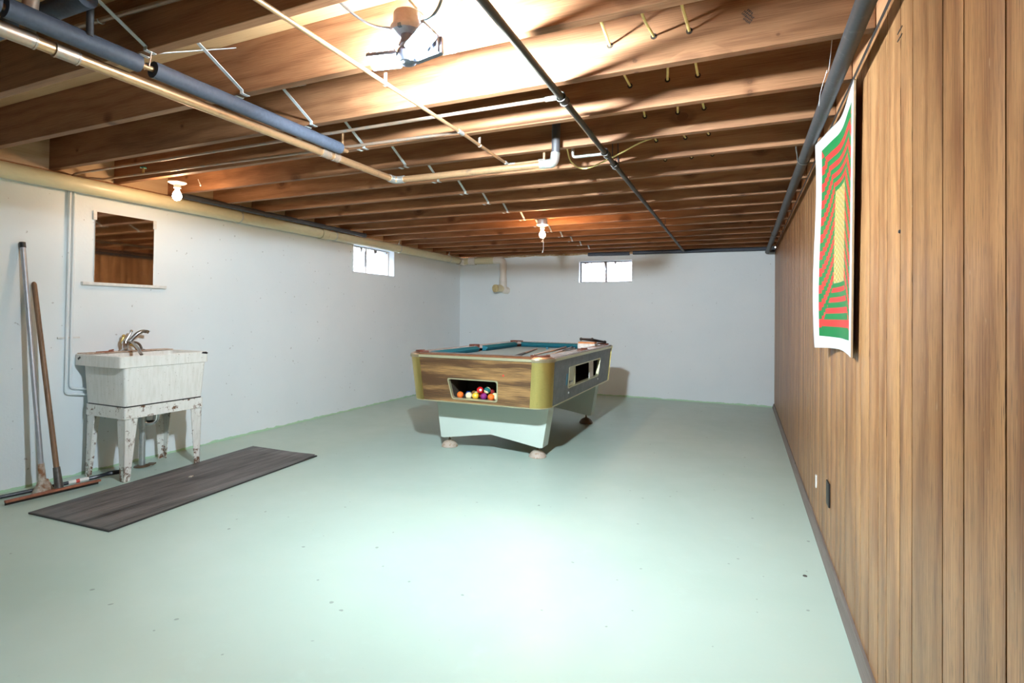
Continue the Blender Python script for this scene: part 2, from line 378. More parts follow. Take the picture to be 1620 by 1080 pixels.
plain('sticker_blue', (0.05, 0.20, 0.30), 0.5)
plain('paper_white', (0.78, 0.77, 0.74), 0.6)
plain('orange_lid', (0.80, 0.33, 0.12), 0.5)
plain('label_red', (0.65, 0.07, 0.05), 0.5)
plain('rail_sheen', (0.42, 0.36, 0.34), 0.18, spec=0.7)  # brown rails with the grazing reflection of the wall put into the colour
for nm, c in dict(red=(0.62, 0.02, 0.02), orange=(0.85, 0.16, 0.02), yellow=(0.85, 0.52, 0.04), blue=(0.02, 0.07, 0.27), purple=(0.22, 0.02, 0.16), green=(0.01, 0.13, 0.10), maroon=(0.3, 0.03, 0.03), cream=(0.80, 0.70, 0.42), black=(0.02, 0.02, 0.02), brown=(0.22, 0.10, 0.03)).items():
    plain('ball_' + nm, c, 0.12, spec=0.6, var=0.02)
def stripe_ball(name, c):
    t = NT('ball_' + name); z = t.sep(t.obj())[2]
    m = t.math('LESS_THAN', t.math('ABSOLUTE', z), 0.0155)
    t.fin(t.mix(m, (0.80, 0.68, 0.36), c), 0.12, 0, 0.6)
stripe_ball('stripe_green', (0.01, 0.13, 0.12)); stripe_ball('stripe_yellow', (0.8, 0.45, 0.03)); stripe_ball('stripe_blue', (0.02, 0.07, 0.27)); stripe_ball('stripe_black', (0.03, 0.03, 0.03))
def mat_glass():
    t = NT('window_glass'); nd = t.t.nodes; out = nd['Material Output']
    tr = t.n('ShaderNodeBsdfTransparent'); tr.inputs[0].default_value = (0.95, 0.97, 1, 1)
    gl = t.n('ShaderNodeBsdfGlossy'); gl.inputs['Roughness'].default_value = 0.02
    di = t.n('ShaderNodeBsdfDiffuse'); di.inputs[0].default_value = (0.8, 0.82, 0.86, 1)
    fr = t.n('ShaderNodeFresnel'); m1 = t.n('ShaderNodeMixShader'); m2 = t.n('ShaderNodeMixShader')
    t.set(m2.inputs[0], t.ramp(t.noise(t.obj(), 14, 5, 0.7), (0.35, 0.05), (0.8, 0.45)))
    m1.inputs[0].default_value = 0.06; t.t.links.new(tr.outputs[0], m1.inputs[1]); t.t.links.new(gl.outputs[0], m1.inputs[2])
    t.t.links.new(m1.outputs[0], m2.inputs[1]); t.t.links.new(di.outputs[0], m2.inputs[2]); t.t.links.new(m2.outputs[0], out.inputs[0])
mat_glass()
mottled('window_frame', (0.60, 0.58, 0.54), (0.30, 0.26, 0.22), 0.55, 0.75, 30, 0.5)
plain('window_steel', (0.10, 0.10, 0.10), 0.5, 0.4)
plain('window_grime', (0.20, 0.19, 0.18), 0.8)
plain('well_metal', (0.80, 0.82, 0.86), 0.4, 0.2)
plain('gravel', (0.4, 0.4, 0.38), 0.9, var=0.4, scale=60)
plain('cobweb', (0.7, 0.68, 0.64), 0.8)
mottled('foam_spray', (0.46, 0.30, 0.14), (0.60, 0.52, 0.40), 0.45, 0.65, 30, 0.8, bump=0.4)
def mat_poster():
    t = NT('poster_print'); s = t.sep(t.uv()); u, v = s[0], s[1]
    M_ = t.math
    # print area inside the white border
    pu = M_('DIVIDE', M_('SUBTRACT', u, 0.10), 0.80); pv = M_('DIVIDE', M_('SUBTRACT', v, 0.06), 0.88)
    a = M_('MULTIPLY', M_('ABSOLUTE', M_('SUBTRACT', pu, 0.5)), 2.0); b = M_('MULTIPLY', M_('ABSOLUTE', M_('SUBTRACT', pv, 0.5)), 2.0)
    inside = M_('LESS_THAN', M_('MAXIMUM', a, b), 1.0)
    cu, cv = 0.34, 0.46                                  # half size of the middle field
    ta = M_('DIVIDE', M_('SUBTRACT', a, cu), 1 - cu); tb = M_('DIVIDE', M_('SUBTRACT', b, cv), 1 - cv)
    depth = M_('MAXIMUM', ta, tb); side = M_('GREATER_THAN', ta, tb)
    mid = M_('LESS_THAN', depth, 0.0)
    n = M_('FLOOR', M_('MULTIPLY', M_('POWER', M_('SUBTRACT', 1.0, M_('MINIMUM', M_('MAXIMUM', depth, 0.0), 1.0)), 1.35), 9.0))
    seg = M_('FLOOR', M_('MULTIPLY_ADD', pv, 22.0, M_('MULTIPLY', n, 0.6)))
    k = M_('ADD', n, M_('MULTIPLY', seg, side))
    odd = M_('GREATER_THAN', M_('MODULO', M_('ADD', k, 100.0), 2.0), 0.99)
    fr = M_('FRACT', M_('MULTIPLY_ADD', pv, 22.0, M_('MULTIPLY', n, 0.6)))
    c = t.mix(odd, (0.004, 0.17, 0.045), (0.62, 0.035, 0.03))
    zig = M_('ADD', M_('MULTIPLY', pv, 34.0), M_('MULTIPLY', M_('PINGPONG', M_('MULTIPLY', pu, 22.0), 1.0), 1.0))
    zf = M_('FRACT', zig)
    mc = t.mix(M_('GREATER_THAN', zf, 0.45), (0.52, 0.34, 0.06), t.mix(M_('GREATER_THAN', zf, 0.72), (0.48, 0.46, 0.30), (0.20, 0.16, 0.04)))
    c = t.mix(mid, c, mc)
    c = t.mix(inside, (0.60, 0.60, 0.61), c)
    t.fin(c, 0.45, 0, 0.4)
mat_poster()

# ================================================================== THE SETTING
m = MB(); m.box((XL - 0.2, YF - 0.1, -0.1), (0.55, YB + 0.2, 0)); struct(m.build('floor', 'floor_paint', smooth=False))
def wall_with_hole(name, axis, pos, thick, lo, hi, ztop, hole, mat='wall_paint'):
    """wall in the plane axis = pos, running lo..hi along the other axis; hole = (a0, a1, z0, z1) or None"""
    mm = MB()
    def bx(a0, a1, z0, z1):
        if axis == 'x': mm.box((pos, a0, z0), (pos + thick, a1, z1))
        else: mm.box((a0, pos, z0), (a1, pos + thick, z1))
    if not hole: bx(lo, hi, 0, ztop)
    else:
        a0, a1, z0, z1 = hole; bx(lo, a0, 0, ztop); bx(a1, hi, 0, ztop); bx(a0, a1, 0, z0); bx(a0, a1, z1, ztop)
    return struct(mm.build(name, mat, smooth=False))
WL = (5.243, 6.078, 1.712, 2.055); WB = (-2.333, -1.521, 1.714, 2.040)
wall_with_hole('wall_left', 'x', XL, -0.2, YF - 0.1, YB + 0.2, 2.125, WL)
wall_with_hole('wall_back', 'y', YB, 0.2, XL, 0.55, 2.150, WB)
wall_with_hole('wall_front', 'y', YF, -0.1, XL, 0.55, 2.4, None)
# right wall: backing coloured black as the shadow gap above the grooved panelling boards
m = MB(); m.box((XR + 0.006, YF, 0), (0.5, YB, 2.165)); wr = struct(m.build('wall_right', 'dark_gap', smooth=False))
grooves = [YF + 0.01]
y = YF + 0.01; pat = [0.12, 0.18, 0.10, 0.22, 0.14, 0.11, 0.16]; i = 0
while y < 1.0: y += pat[i % 7]; i += 1; grooves.append(y)
grooves = [g for g in grooves if g < 1.03] + [1.113, 1.293, 1.412, 1.635, 1.747, 1.893, 1.997, 2.132, 2.269]
y = 2.269; i = 2
while y < YB - 0.25: y += pat[i % 7]; i += 1; grooves.append(min(y, YB - 0.002))
grooves[-1] = YB - 0.002
for a, b in zip(grooves, grooves[1:]):
    g = 0.0027
    m = MB(); m.box((XR, a + g, 0.028), (XR + 0.0055, b - g, 2.131), 0.0012)
    m.build('panel_board', 'panel_wood', wr, loc=(XR, (a + b) / 2, 0.03))
# beam behind the joist ends
m = MB(); m.box((0.40, YF, 2.166), (0.5, YB, ZD)); struct(m.build('trim_1', 'sill_wood', smooth=False))
m = MB(); m.box((XL - 0.19, YF, 2.125), (XL + 0.012, YB, ZJ), 0.003); struct(m.build('trim_2', 'sill_wood', smooth=False))
# ragged ledge on top of the far wall
m = MB(); n = 60; pts = []
for i in range(n + 1):
    x = XL + (XR - XL) * i / n; pts.append((x, 2.135 + 0.014 * random.random()))
for (x0, z0), (x1, z1) in zip(pts, pts[1:]):
    m.hexa([(x0, YB - 0.018, z0), (x1, YB - 0.018, z1), (x1, YB + 0.1, z1), (x0, YB + 0.1, z0), (x0, YB - 0.006, ZJ), (x1, YB - 0.006, ZJ), (x1, YB + 0.1, ZJ), (x0, YB + 0.1, ZJ)])
struct(m.build('trim_3', 'foam_spray', smooth=False))
m = MB(); m.box((XL - 0.2, YB + 0.0, ZJ), (0.5, YB + 0.04, ZD)); struct(m.build('trim_4', 'ledger_wood', smooth=False))
# baseboard along the panelling, slightly ragged
m = MB(); n = 46
for i in range(n):
    ya, yb = -1.0 + (YB + 1.0) * i / n, -1.0 + (YB + 1.0) * (i + 1) / n
    d = 0.024
    m.hexa([(XR - d, ya, 0), (XR, ya, 0), (XR, yb, 0), (XR - d, yb, 0), (XR - 0.009, ya, 0.052), (XR, ya, 0.052), (XR, yb, 0.052), (XR - 0.009, yb, 0.052)])
struct(m.build('baseboard_right', 'base_wood', smooth=False))
# ceiling: deck with joists, blocking and bridging
m = MB(); m.box((XL - 0.2, YF - 0.1, ZD), (0.55, YB + 0.2, ZD + 0.03)); ceil = struct(m.build('ceiling', 'deck_wood', smooth=False))
m = MB(); m.box((XL - 0.18, 0, 0), (0.398, JT, ZD - ZJ), 0.003)
jm = None; joists = {}
for k in range(-9, 16):
    yj = J0 + JS * k
    if jm is None: o = m.build('joist', 'joist_wood', ceil, smooth=False); jm = o.data
    else: o = link('joist', jm, ceil)
    o.location = (0, yj, ZJ); joists[k] = o
m = MB(); m.box((XL - 0.06, JT, 0.0), (XL + 0.03, JS, ZD - ZJ)); bm_ = None
for k in range(-9, 15):
    if bm_ is None: o = m.build('rim_block', 'rim_wood', ceil, smooth=False); bm_ = o.data
    else: o = link('rim_block', bm_, ceil)
    o.location = (0, J0 + JS * k, ZJ)
# metal cross bridging, two straps between every pair of joists
def strap_pair(x, k):
    y0 = J0 + JS * (k - 1) + JT; y1 = J0 + JS * k
    for s_, (za, zb), dx in ((0, (ZD - 0.02, ZJ + 0.012), 0.0), (1, (ZJ + 0.012, ZD - 0.02), -0.05)):
        a = Vector((x + dx, y0, za)); b = Vector((x + dx, y1, zb)); mm = MB()
        d = (b - a).normalized(); n_ = d.cross(Vector((1, 0, 0))).normalized(); wv = Vector((0.009, 0, 0)); tv = n_ * 0.0012
        mm.hexa([a - wv - tv, a + wv - tv, b + wv - tv, b - wv - tv, a - wv + tv, a + wv + tv, b + wv + tv, b - wv + tv])
        e, yy = (b, y1) if s_ == 0 else (a, y0)     # lower foot bends under the joist
        sy = 1 if s_ == 0 else -1
        mm.obox((e.x, yy + sy * 0.016, ZJ - 0.0015), (0.018, 0.036, 0.002)); mm.obox((e.x, yy - sy * 0.002, ZJ + 0.006), (0.018, 0.003, 0.016))
        mm.build('bridging_strap', 'zinc_white', ceil, smooth=False)
for k in range(-3, 15): strap_pair(-2.035, k)
# dark discs painting the shade of the holes where cables go through
for k in range(0, 6):
    for x in (-0.491, -0.321, -0.19):
        m = MB(); m.lathe([(0.0001, -0.0006), (0.012, -0.0006), (0.012, 0.002), (0.0001, 0.002)], 12, (x, J0 + JS * k, 2.274 + 0.006 * sin(x * 40 + k)), (0, -1, 0)); m.build('cable_hole_disc', 'hole_dark', ceil, smooth=False)
# grading stamp on the second joist
m = MB(); R = Matrix.Rotation(radians(47), 3, 'Y'); c = Vector((0.012, J0 + JS - 0.0005, 2.287))
for r_, (x0, x1) in enumerate(((-0.018, 0.004), (-0.024, 0.022), (-0.024, 0.022), (-0.006, 0.024))):
    x = x0
    while x < x1:
        wd = random.choice((0.003, 0.004, 0.006)); zz = 0.013 - r_ * 0.0095
        m.obox(c + R @ Vector((x + wd / 2, 0, zz)), (wd, 0.0008, 0.0065), R)
        if random.random() < 0.6: m.obox(c + R @ Vector((x + wd / 2 + 0.002, 0, zz + random.choice((-0.003, 0.003)))), (wd + 0.002, 0.0008, 0.0015), R)
        x += wd + 0.0022
m.build('grade_stamp', 'ink', ceil, smooth=False)

# windows
def window(name, axis, hole, pos, sgn):
    """pos: inside wall face; glass set 0.11 m back; sgn: outward direction"""
    a0, a1, z0, z1 = hole
    def P(a, d, z): return (pos + sgn * d, a, z) if axis == 'x' else (a, pos + sgn * d, z)
    def bx(mm, a_, b_, d0, d1, zz0, zz1, bev=0.0): return mm.box(P(a_, d0, zz0), P(b_, d1, zz1), bev)
    root = bpy.data.objects.new(name, None); COL.objects.link(root); root.location = P((a0 + a1) / 2, 0.1, z0); struct(root); root.empty_display_size = 0.1
    def part(mm, nm, mat):
        o = mm.build(nm, mat, None, smooth=False); o.parent = root; o.location = -Vector(root.location); return o
    f = MB(); t_ = 0.014
    for (p, q, r_, s_) in ((a0, a1, z0, z0 + t_), (a0, a1, z1 - t_, z1), (a0, a0 + t_, z0, z1), (a1 - t_, a1, z0, z1)): bx(f, p, q, 0.085, 0.125, r_, s_, 0.002)
    part(f, 'window_frame', 'window_steel' if axis == 'y' else 'window_frame')
    am = a0 + (a1 - a0) * (0.50 if axis == 'y' else 0.42)
    mm = MB(); bx(mm, am - 0.009, am + 0.009, 0.082, 0.118, z0 + t_, z1 - t_, 0.002); part(mm, 'mullion', 'window_steel' if axis == 'y' else 'window_frame')
    mm = MB(); bx(mm, am - 0.022, am - 0.016, 0.080, 0.088, z0 + 0.09, z1 - 0.06); bx(mm, am - 0.020, am - 0.012, 0.078, 0.088, z1 - 0.09, z1 - 0.05); part(mm, 'latch', 'window_steel')
    for (p, q, d) in ((a0 + t_, am, 0.098), (am, a1 - t_, 0.108)):
        mm = MB(); bx(mm, p, q, d, d + 0.003, z0 + t_, z1 - t_); part(mm, 'pane', 'window_glass')
    # plaster liner around the opening
    mm = MB(); bx(mm, a0 - 0.018, a1 + 0.018, -0.005, 0.0, z0 - 0.02, z0 - 0.0); bx(mm, a1, a1 + 0.016, -0.005, 0.0, z0, z1); bx(mm, a0 - 0.016, a0, -0.005, 0.0, z0, z1); part(mm, 'plaster_edge', 'wall_paint')
    # peeling grime along the head and corners of the panes
    mm = MB(); random.seed(5 if axis == 'x' else 11)
    for i in range(9):
        aa = a0 + t_ + (a1 - a0 - 2 * t_) * random.random(); wd = random.uniform(0.01, 0.05); h = random.uniform(0.006, 0.022) if i % 3 else random.uniform(0.04, 0.07)
        aa = min(aa, a1 - t_ - wd); zt = z1 - t_
        q = [P(aa, 0.094, zt), P(aa + wd, 0.094, zt), P(aa + wd * 0.85, 0.094, zt - h * 0.7), P(aa + wd * 0.45, 0.094, zt - h), P(aa + wd * 0.2, 0.094, zt - h * 0.5)]
        mm.prism(q, (0, 0, 0), Vector(P(0, 0.002, 0)) - Vector(P(0, 0, 0)))
    part(mm, 'grime', 'window_grime')
    # corrugated window well outside
    mm = MB(); n = 30; ring_ = []; c_ = (a0 + a1) / 2; hw = (a1 - a0) / 2 + 0.15
    zz = z0 - 0.25; prof = []
    while zz < z1 + 0.35: prof.append((zz, 0.005 * sin(zz * 2 * pi / 0.068))); zz += 0.0113
    for (z_, off) in prof:
        for i in range(n + 1):
            th = pi * i / n; ring_.append(P(c_ - (hw + off) * cos(th), 0.2 + (0.42 + off) * sin(th), z_))
    fs = [(r_ * (n + 1) + i, r_ * (n + 1) + i + 1, (r_ + 1) * (n + 1) + i + 1, (r_ + 1) * (n + 1) + i) for r_ in range(len(prof) - 1) for i in range(n)]
    mm.add(ring_, fs); o = part(mm, 'window_well', 'well_metal')
    o.data.polygons.foreach_set('use_smooth', [True] * len(o.data.polygons))
    mm = MB(); bx(mm, c_ - hw, c_ + hw, 0.2, 0.65, z0 - 0.30, z0 - 0.25); part(mm, 'well_gravel', 'gravel')
    return root
window('window_1', 'y', WB, YB, 1)
window('window_2', 'x', WL, XL, -1)
random.seed(21)

# ================================================================== PIPES
def pipe(name, label, path, r, mat, cat='pipe', loc=None, n=14, bend=0.03, group=None):
    t = thing(name, label, cat, loc if loc is not None else path[0], group=group)
    m = MB(); m.tube(fillet(path, bend), r, n); o = m.build('pipe_run', mat, None); o.parent = t; o.location = -Vector(t.location); return t
def sub(t, nm, mm, mat, smooth=True):
    """mesh given in world coordinates becomes a part of thing t (unrotated empties only)"""
    o = mm.build(nm, mat, None, smooth); o.parent = t; o.location = -Vector(t.location); return o
def sleeve(t, nm, a, b, r, mat, n=16, lip=0.0):
    mm = MB(); a, b = Vector(a), Vector(b); mm.tube([a, b], r, n)
    if lip:
        d = (b - a).normalized(); mm.tube([a, a + d * 0.006], r + lip, n); mm.tube([b - d * 0.006, b], r + lip, n)
    return sub(t, nm, mm, mat)

# big cream plastic drain along the left wall, turning along the far wall to a cleanout
PX, PZ, PR = -4.345, 2.090, 0.054
t = thing('drain_pipe', 'long cream plastic drain pipe hung along the top of the left wall', 'pipe', (PX, 3.0, PZ))
def pvz(y): return 2.092
m = MB(); m.tube([(PX, YF + 0.05, PZ), (PX, 7.80, PZ)], PR, 24); sub(t, 'pipe_run', m, 'pvc')
for yy in (4.64, 0.4): sleeve(t, 'coupling', (PX, yy - 0.05, PZ), (PX, yy + 0.05, PZ), PR + 0.006, 'pvc', 24, 0.002)
by = 7.885
sleeve(t, 'corner_tee', (PX, 7.74, PZ), (PX, 7.955, PZ), PR + 0.008, 'pvc_white', 24, 0.003)
m = MB(); m.tube([(PX, by, PZ), (-3.70, by, PZ)], PR, 24); sub(t, 'branch_run', m, 'pvc')
sleeve(t, 'coupling', (-4.21, by, PZ), (-4.09, by, PZ), PR + 0.008, 'pvc_white', 24, 0.004)
m = MB(); m.tube(fillet([(-3.75, by, PZ), (-3.588, by, PZ), (-3.588, by, 1.93)], 0.12, 10), PR + 0.006, 24); sub(t, 'elbow', m, 'pvc_white')
m = MB(); m.tube([(-3.588, by, 1.98), (-3.588, by, 1.70)], PR, 24); sub(t, 'down_pipe', m, 'pvc_white')
sleeve(t, 'coupling', (-3.588, by, 1.80), (-3.588, by, 1.72), PR + 0.006, 'pvc_white', 24, 0.002)
m = MB(); m.tube(fillet([(-3.588, by, 1.74), (-3.588, by, 1.61), (-3.55, YB + 0.02, 1.60)], 0.06, 8), PR + 0.006, 24); sub(t, 'wye', m, 'pvc_white')
m = MB(); m.tube([(-3.588, by + 0.02, 1.635), (-3.64, by - 0.15, 1.625)], PR + 0.004, 24); sub(t, 'cleanout_body', m, 'pvc')
ax = Vector((-0.052, -0.17, -0.01)).normalized(); c = Vector((-3.642, by - 0.155, 1.624))
m = MB(); m.lathe([(0.0001, 0), (PR + 0.009, 0), (PR + 0.009, 0.02), (PR, 0.026), (0.04, 0.026), (0.0001, 0.026)], 24, c, ax)
pl = sub(t, 'cleanout_plug', m, 'pvc_plug')
m = MB(); R = rot_to(ax); m.obox(c + ax * 0.032, (0.014, 0.07, 0.016), R, 0.003); o = m.build('plug_lug', 'pvc_plug', None); o.parent = pl
for yy in (3.547, 4.812, 6.071, 7.426, 1.0):
    m = MB(); ring_ = [(PX + (PR + 0.003) * cos(a_), yy, PZ + (PR + 0.003) * sin(a_)) for a_ in [pi * 0.55 - pi * 1.25 * i / 14 for i in range(15)]]
    m.tube(ring_ , 0.004, 6); m.tube([(PX - 0.003, yy, PZ + PR), (PX + 0.02, yy, 2.20)], 0.005, 6); sub(t, 'hanger', m, 'galvanised')

# copper drain below the joists
cz = 2.065; cx_ = -2.075
def CP(x, y, z=cz): return (x, y, z)
t = thing('copper_drain', 'thick copper drain pipe running under the joists and turning right', 'pipe', (cx_, 1.8, cz))
m = MB(); m.tube(fillet([(cx_ - 0.045, YF + 0.05, cz), (cx_ - 0.03, 1.0, cz), (cx_, 2.855, cz), (-1.03, 2.845, cz - 0.004)], 0.05, 8), 0.0205, 18); sub(t, 'pipe_run', m, 'copper')
m = MB(); m.tube(fillet([(cx_ - 0.002, 2.79, cz), (cx_, 2.855, cz), (cx_ + 0.07, 2.854, cz)], 0.045, 8), 0.0245, 18); sub(t, 'elbow', m, 'solder')
m = MB(); m.tube(fillet([(-1.07, 2.846, cz - 0.003), (-0.985, 2.845, cz - 0.004), (-0.978, 2.845, cz + 0.055)], 0.06, 8), 0.0265, 18); sub(t, 'elbow', m, 'solder')
m = MB(); m.tube([(-0.977, 2.845, cz + 0.04), (-0.975, 2.845, ZD)], 0.024, 14); sub(t, 'riser', m, 'dark_pipe')
for (a_, b_) in ((0.83, 0.95), (1.0, 1.07), (2.20, 2.26), (2.285, 2.33)):
    sleeve(t, 'coupling', (cx_ - 0.03 + (a_ - 1) * 0.016, a_, cz), (cx_ - 0.03 + (b_ - 1) * 0.016, b_, cz), 0.0245, 'copper_old', 18, 0.0015)
m = MB(); m.tube([(cx_ - 0.032, 0.93, cz + 0.02), (cx_ - 0.03, 0.95, ZD)], 0.021, 14); sub(t, 'riser', m, 'copper_old')
# foam-insulated pipe beside it
fz, fx = 2.108, -2.045
t = thing('insulated_pipe', 'grey foam insulated water pipe above the copper drain', 'pipe', (fx, 1.5, fz))
m = MB(); m.tube([(fx, YF + 0.1, fz), (fx, 2.36, fz)], 0.010, 12); m.tube([(fx, 2.32, fz), (fx, 2.32, 2.20)], 0.008, 10); sub(t, 'pipe_run', m, 'copper')
for (a_, b_) in ((-1.5, 0.83), (0.845, 1.235), (1.285, 2.30)):
    m = MB(); m.tube([(fx, a_, fz), (fx, b_, fz)], 0.031, 20); f_ = sub(t, 'foam_sleeve', m, 'foam')
    m = MB(); m.obox((fx + 0.012, (a_ + b_) / 2, fz + 0.0287), (0.002, b_ - a_ - 0.01, 0.0015)); o = m.build('slit', 'foam_slit', None, False); o.parent = f_
m = MB(); m.tube([(fx + 0.014 * cos(a_), 1.262, fz + 0.014 * sin(a_)) for a_ in [pi - pi * 1.2 * i / 8 + 0.6 for i in range(9)]], 0.003, 6); m.tube([(fx + 0.014, 1.262, fz), (fx + 0.014, 1.27, ZJ)], 0.003, 6); sub(t, 'hanger', m, 'copper_old')
# insulated branch and pipes at the upper left corner
t = thing('insulated_branch_pipe', 'dark foam insulated pipe crossing between joists in upper left corner', 'pipe', (-2.6, 1.02, 2.235))
m = MB(); m.tube([(-3.6, 1.03, 2.24), (-1.98, 1.03, 2.225)], 0.032, 18); sub(t, 'foam_sleeve', m, 'foam')
m = MB(); m.tube([(-1.985, 1.03, 2.225), (-1.97, 1.03, 2.225)], 0.010, 12); sub(t, 'pipe_run', m, 'copper')
t = thing('vent_stub', 'thin dark vertical pipe dropping beside the insulated branch', 'pipe', (-2.02, 1.06, 2.12))
m = MB(); m.tube([(-2.02, 1.06, 2.12), (-2.02, 1.06, ZD)], 0.011, 10); sub(t, 'pipe_run', m, 'dark_pipe')
t = pipe('small_copper_pipe', 'thin copper pipe clipped across a joist in upper left corner', [(-2.40, 1.212, 2.305), (-1.2, 1.212, 2.262)], 0.009, 'copper_old')
m = MB(); m.tube([(-2.24 + 0.0, 1.212 + 0.013 * cos(a_), 2.299 + 0.013 * sin(a_)) for a_ in [-pi * i / 8 + 0.5 for i in range(10)]], 0.0025, 6); sub(t, 'pipe_clip', m, 'zinc_white')
# thin copper lines
t = thing('copper_water_line', 'thin copper water pipe running away under the joists, left of gas pipe', 'pipe', (-1.33, 1.6, 2.14))
m = MB(); m.tube(fillet([(-1.328, YF + 0.1, 2.122), (-1.318, 2.42, 2.122), (-1.328, 2.975, 2.122), (-1.090, 2.965, 2.122), (-1.090, 2.965, 2.20)], 0.012, 4), 0.0085, 12); sub(t, 'pipe_run', m, 'copper')
for (a_, b_) in (((-1.318, 2.33, 2.122), (-1.318, 2.38, 2.122)), ((-1.315, 2.974, 2.122), (-1.28, 2.973, 2.122)), ((-1.125, 2.966, 2.122), (-1.095, 2.965, 2.122)), ((-1.327, 2.92, 2.122), (-1.328, 2.96, 2.122))):
    sleeve(t, 'fitting', a_, b_, 0.0108, 'solder', 12)
for yy in (1.74, 2.57): 
    m = MB(); m.tube([(-1.32 + 0.011 * cos(a_), yy, 2.122 + 0.011 * sin(a_)) for a_ in [pi + pi * i / 8 for i in range(9)]], 0.0025, 6); m.obox((-1.32, yy, 2.147), (0.012, 0.004, 0.036)); sub(t, 'pipe_clip', m, 'copper_old')
sx = XL + 0.018
def waterline(name, label, x0, y0, z0, vy, zb, ye):
    """copper line from the middle of the room to the wall, down the wall and across to the sink"""
    t = thing(name, label, 'pipe', (x0, y0, z0))
    xe = -4.225
    m = MB(); m.tube(fillet([(x0, y0, z0), (sx + 0.12, y0, 2.1535), (sx + 0.012, vy, 2.1535), (sx, vy, 2.148), (sx, vy, 2.05)], 0.02, 4), 0.008, 12); sub(t, 'pipe_run', m, 'copper_old')
    m = MB(); m.tube(fillet([(sx, vy, 2.06), (sx, vy, zb), (sx + 0.01, ye, zb - 0.02)], 0.03, 6), 0.0085, 12); sub(t, 'wall_drop', m, 'wall_paint')
    return t
t = waterline('cold_water_pipe', 'thin copper water pipe from the gas pipe tee to the left wall, nearer line', -0.74, 2.185, 2.147, 2.212, 0.60, 2.37)
sleeve(t, 'fitting', (-0.80, 2.185, 2.147), (-0.735, 2.185, 2.147), 0.011, 'solder', 12)
t = waterline('hot_water_pipe', 'thin copper water pipe crossing to the left wall, farther line', -1.318, 2.355, 2.124, 2.240, 0.64, 2.37)
m = MB(); m.tube([(-3.82, 2.35, 2.15), (-3.82, 2.35, 2.185)], 0.007, 10); v_ = sub(t, 'valve_stem', m, 'brass')
m = MB(); m.lathe([(0.004, 0.0), (0.02, 0.002), (0.022, 0.006), (0.018, 0.011), (0.004, 0.012)], 12, (-3.82, 2.35, 2.185)); o = m.build('valve_wheel', 'ball_green', None); o.parent = v_
m = MB(); m.box((sx - 0.012, 2.16, 0.995), (sx - 0.002, 2.295, 1.005)); tag(m.build('pipe_bracket', 'white_paint', smooth=False, loc=(sx - 0.01, 2.225, 1.0)), 'small painted bracket across both wall pipes', 'bracket')
# gas pipe
t = thing('gas_pipe', 'long black iron gas pipe hung under the middle of the joists', 'pipe', (-0.725, 2.2, 2.138))
m = MB(); m.tube([(-0.705, YF + 0.1, 2.138), (-0.722, 2.2, 2.138), (-0.735, 3.2, 2.138), (-0.78, 7.89, 2.138)], 0.0148, 16); sub(t, 'pipe_run', m, 'iron')
for yy in (2.19, 3.02, 3.27): sleeve(t, 'fitting', (-0.722 - (yy - 2.2) * .012, yy - 0.03, 2.138), (-0.722 - (yy - 2.2) * .012, yy + 0.03, 2.138), 0.0195, 'iron', 16, 0.003)
m = MB(); m.tube(fillet([(-0.735, 3.02, 2.138), (-0.93, 3.02, 2.138), (-0.93, 3.02, 2.20)], 0.02, 4), 0.009, 12); sub(t, 'branch_run', m, 'solder')
for yy, dx in ((3.30, 0.02), (5.5, 0.02)):
    m = MB(); m.tube([(-0.74 + 0.019 * cos(a_), yy, 2.138 + 0.019 * sin(a_)) for a_ in [pi + pi * i / 8 for i in range(9)]], 0.003, 6)
    m.tube([(-0.759, yy, 2.138), (-0.757, yy, 2.29)], 0.003, 6); m.tube([(-0.721, yy, 2.138), (-0.723, yy, 2.29)], 0.003, 6); sub(t, 'hanger', m, 'dark_pipe')
# big dark pipe by the panelling
t = thing('iron_pipe', 'thick dark iron pipe under the joists beside the wood panelling', 'pipe', (0.31, 2.2, 2.085))
m = MB(); m.tube([(0.318, YF + 0.1, 2.085), (0.308, 2.5, 2.085), (0.296, 7.9, 2.085)], 0.0275, 20); sub(t, 'pipe_run', m, 'iron_big')
for yy in (3.35, 6.2):
    xx = 0.308 - (yy - 2.5) * 0.0022
    m = MB(); m.tube([(xx + 0.03 * cos(a_), yy, 2.085 + 0.03 * sin(a_)) for a_ in [pi + pi * i / 10 for i in range(11)]], 0.003, 6); m.tube([(xx - 0.03, yy, 2.085), (xx - 0.05, yy + 0.02, 2.27)], 0.0035, 6); sub(t, 'hanger', m, 'iron')
# insulated pipe along the far wall
t = thing('far_insulated_pipe', 'dark foam covered pipe along the top of the far wall', 'pipe', (-0.9, YB - 0.035, 2.135))
m = MB(); m.tube([(-2.18, YB - 0.035, 2.142), (0.385, YB - 0.035, 2.132)], 0.011, 12); sub(t, 'pipe_run', m, 'copper')
for (a_, b_) in ((-2.18, -1.55), (-1.50, 0.375)): sleeve(t, 'foam_sleeve', (a_, YB - 0.035, 2.140), (b_, YB - 0.035, 2.133), 0.026, 'foam', 16)
m = MB(); m.box((0.33, YB - 0.07, 2.085), (0.385, YB - 0.005, 2.16)); sub(t, 'end_cap', m, 'dark_pipe', False)
# dark pipe above the cream drain
t = pipe('dark_wall_pipe', 'dark pipe lying above the cream drain pipe near the left bulb', [(-4.245, 2.93, 2.150), (-4.245, 5.20, 2.150)], 0.024, 'dark_pipe', n=16)
m = MB(); m.tube([(-4.245, 5.2, 2.15), (-4.245, 5.24, 2.15)], 0.028, 16); sub(t, 'coupling', m, 'dark_pipe')
m = MB(); m.tube([(-4.245, 3.75, 2.15), (-4.245, 3.79, 2.15)], 0.028, 16); sub(t, 'coupling', m, 'dark_pipe')

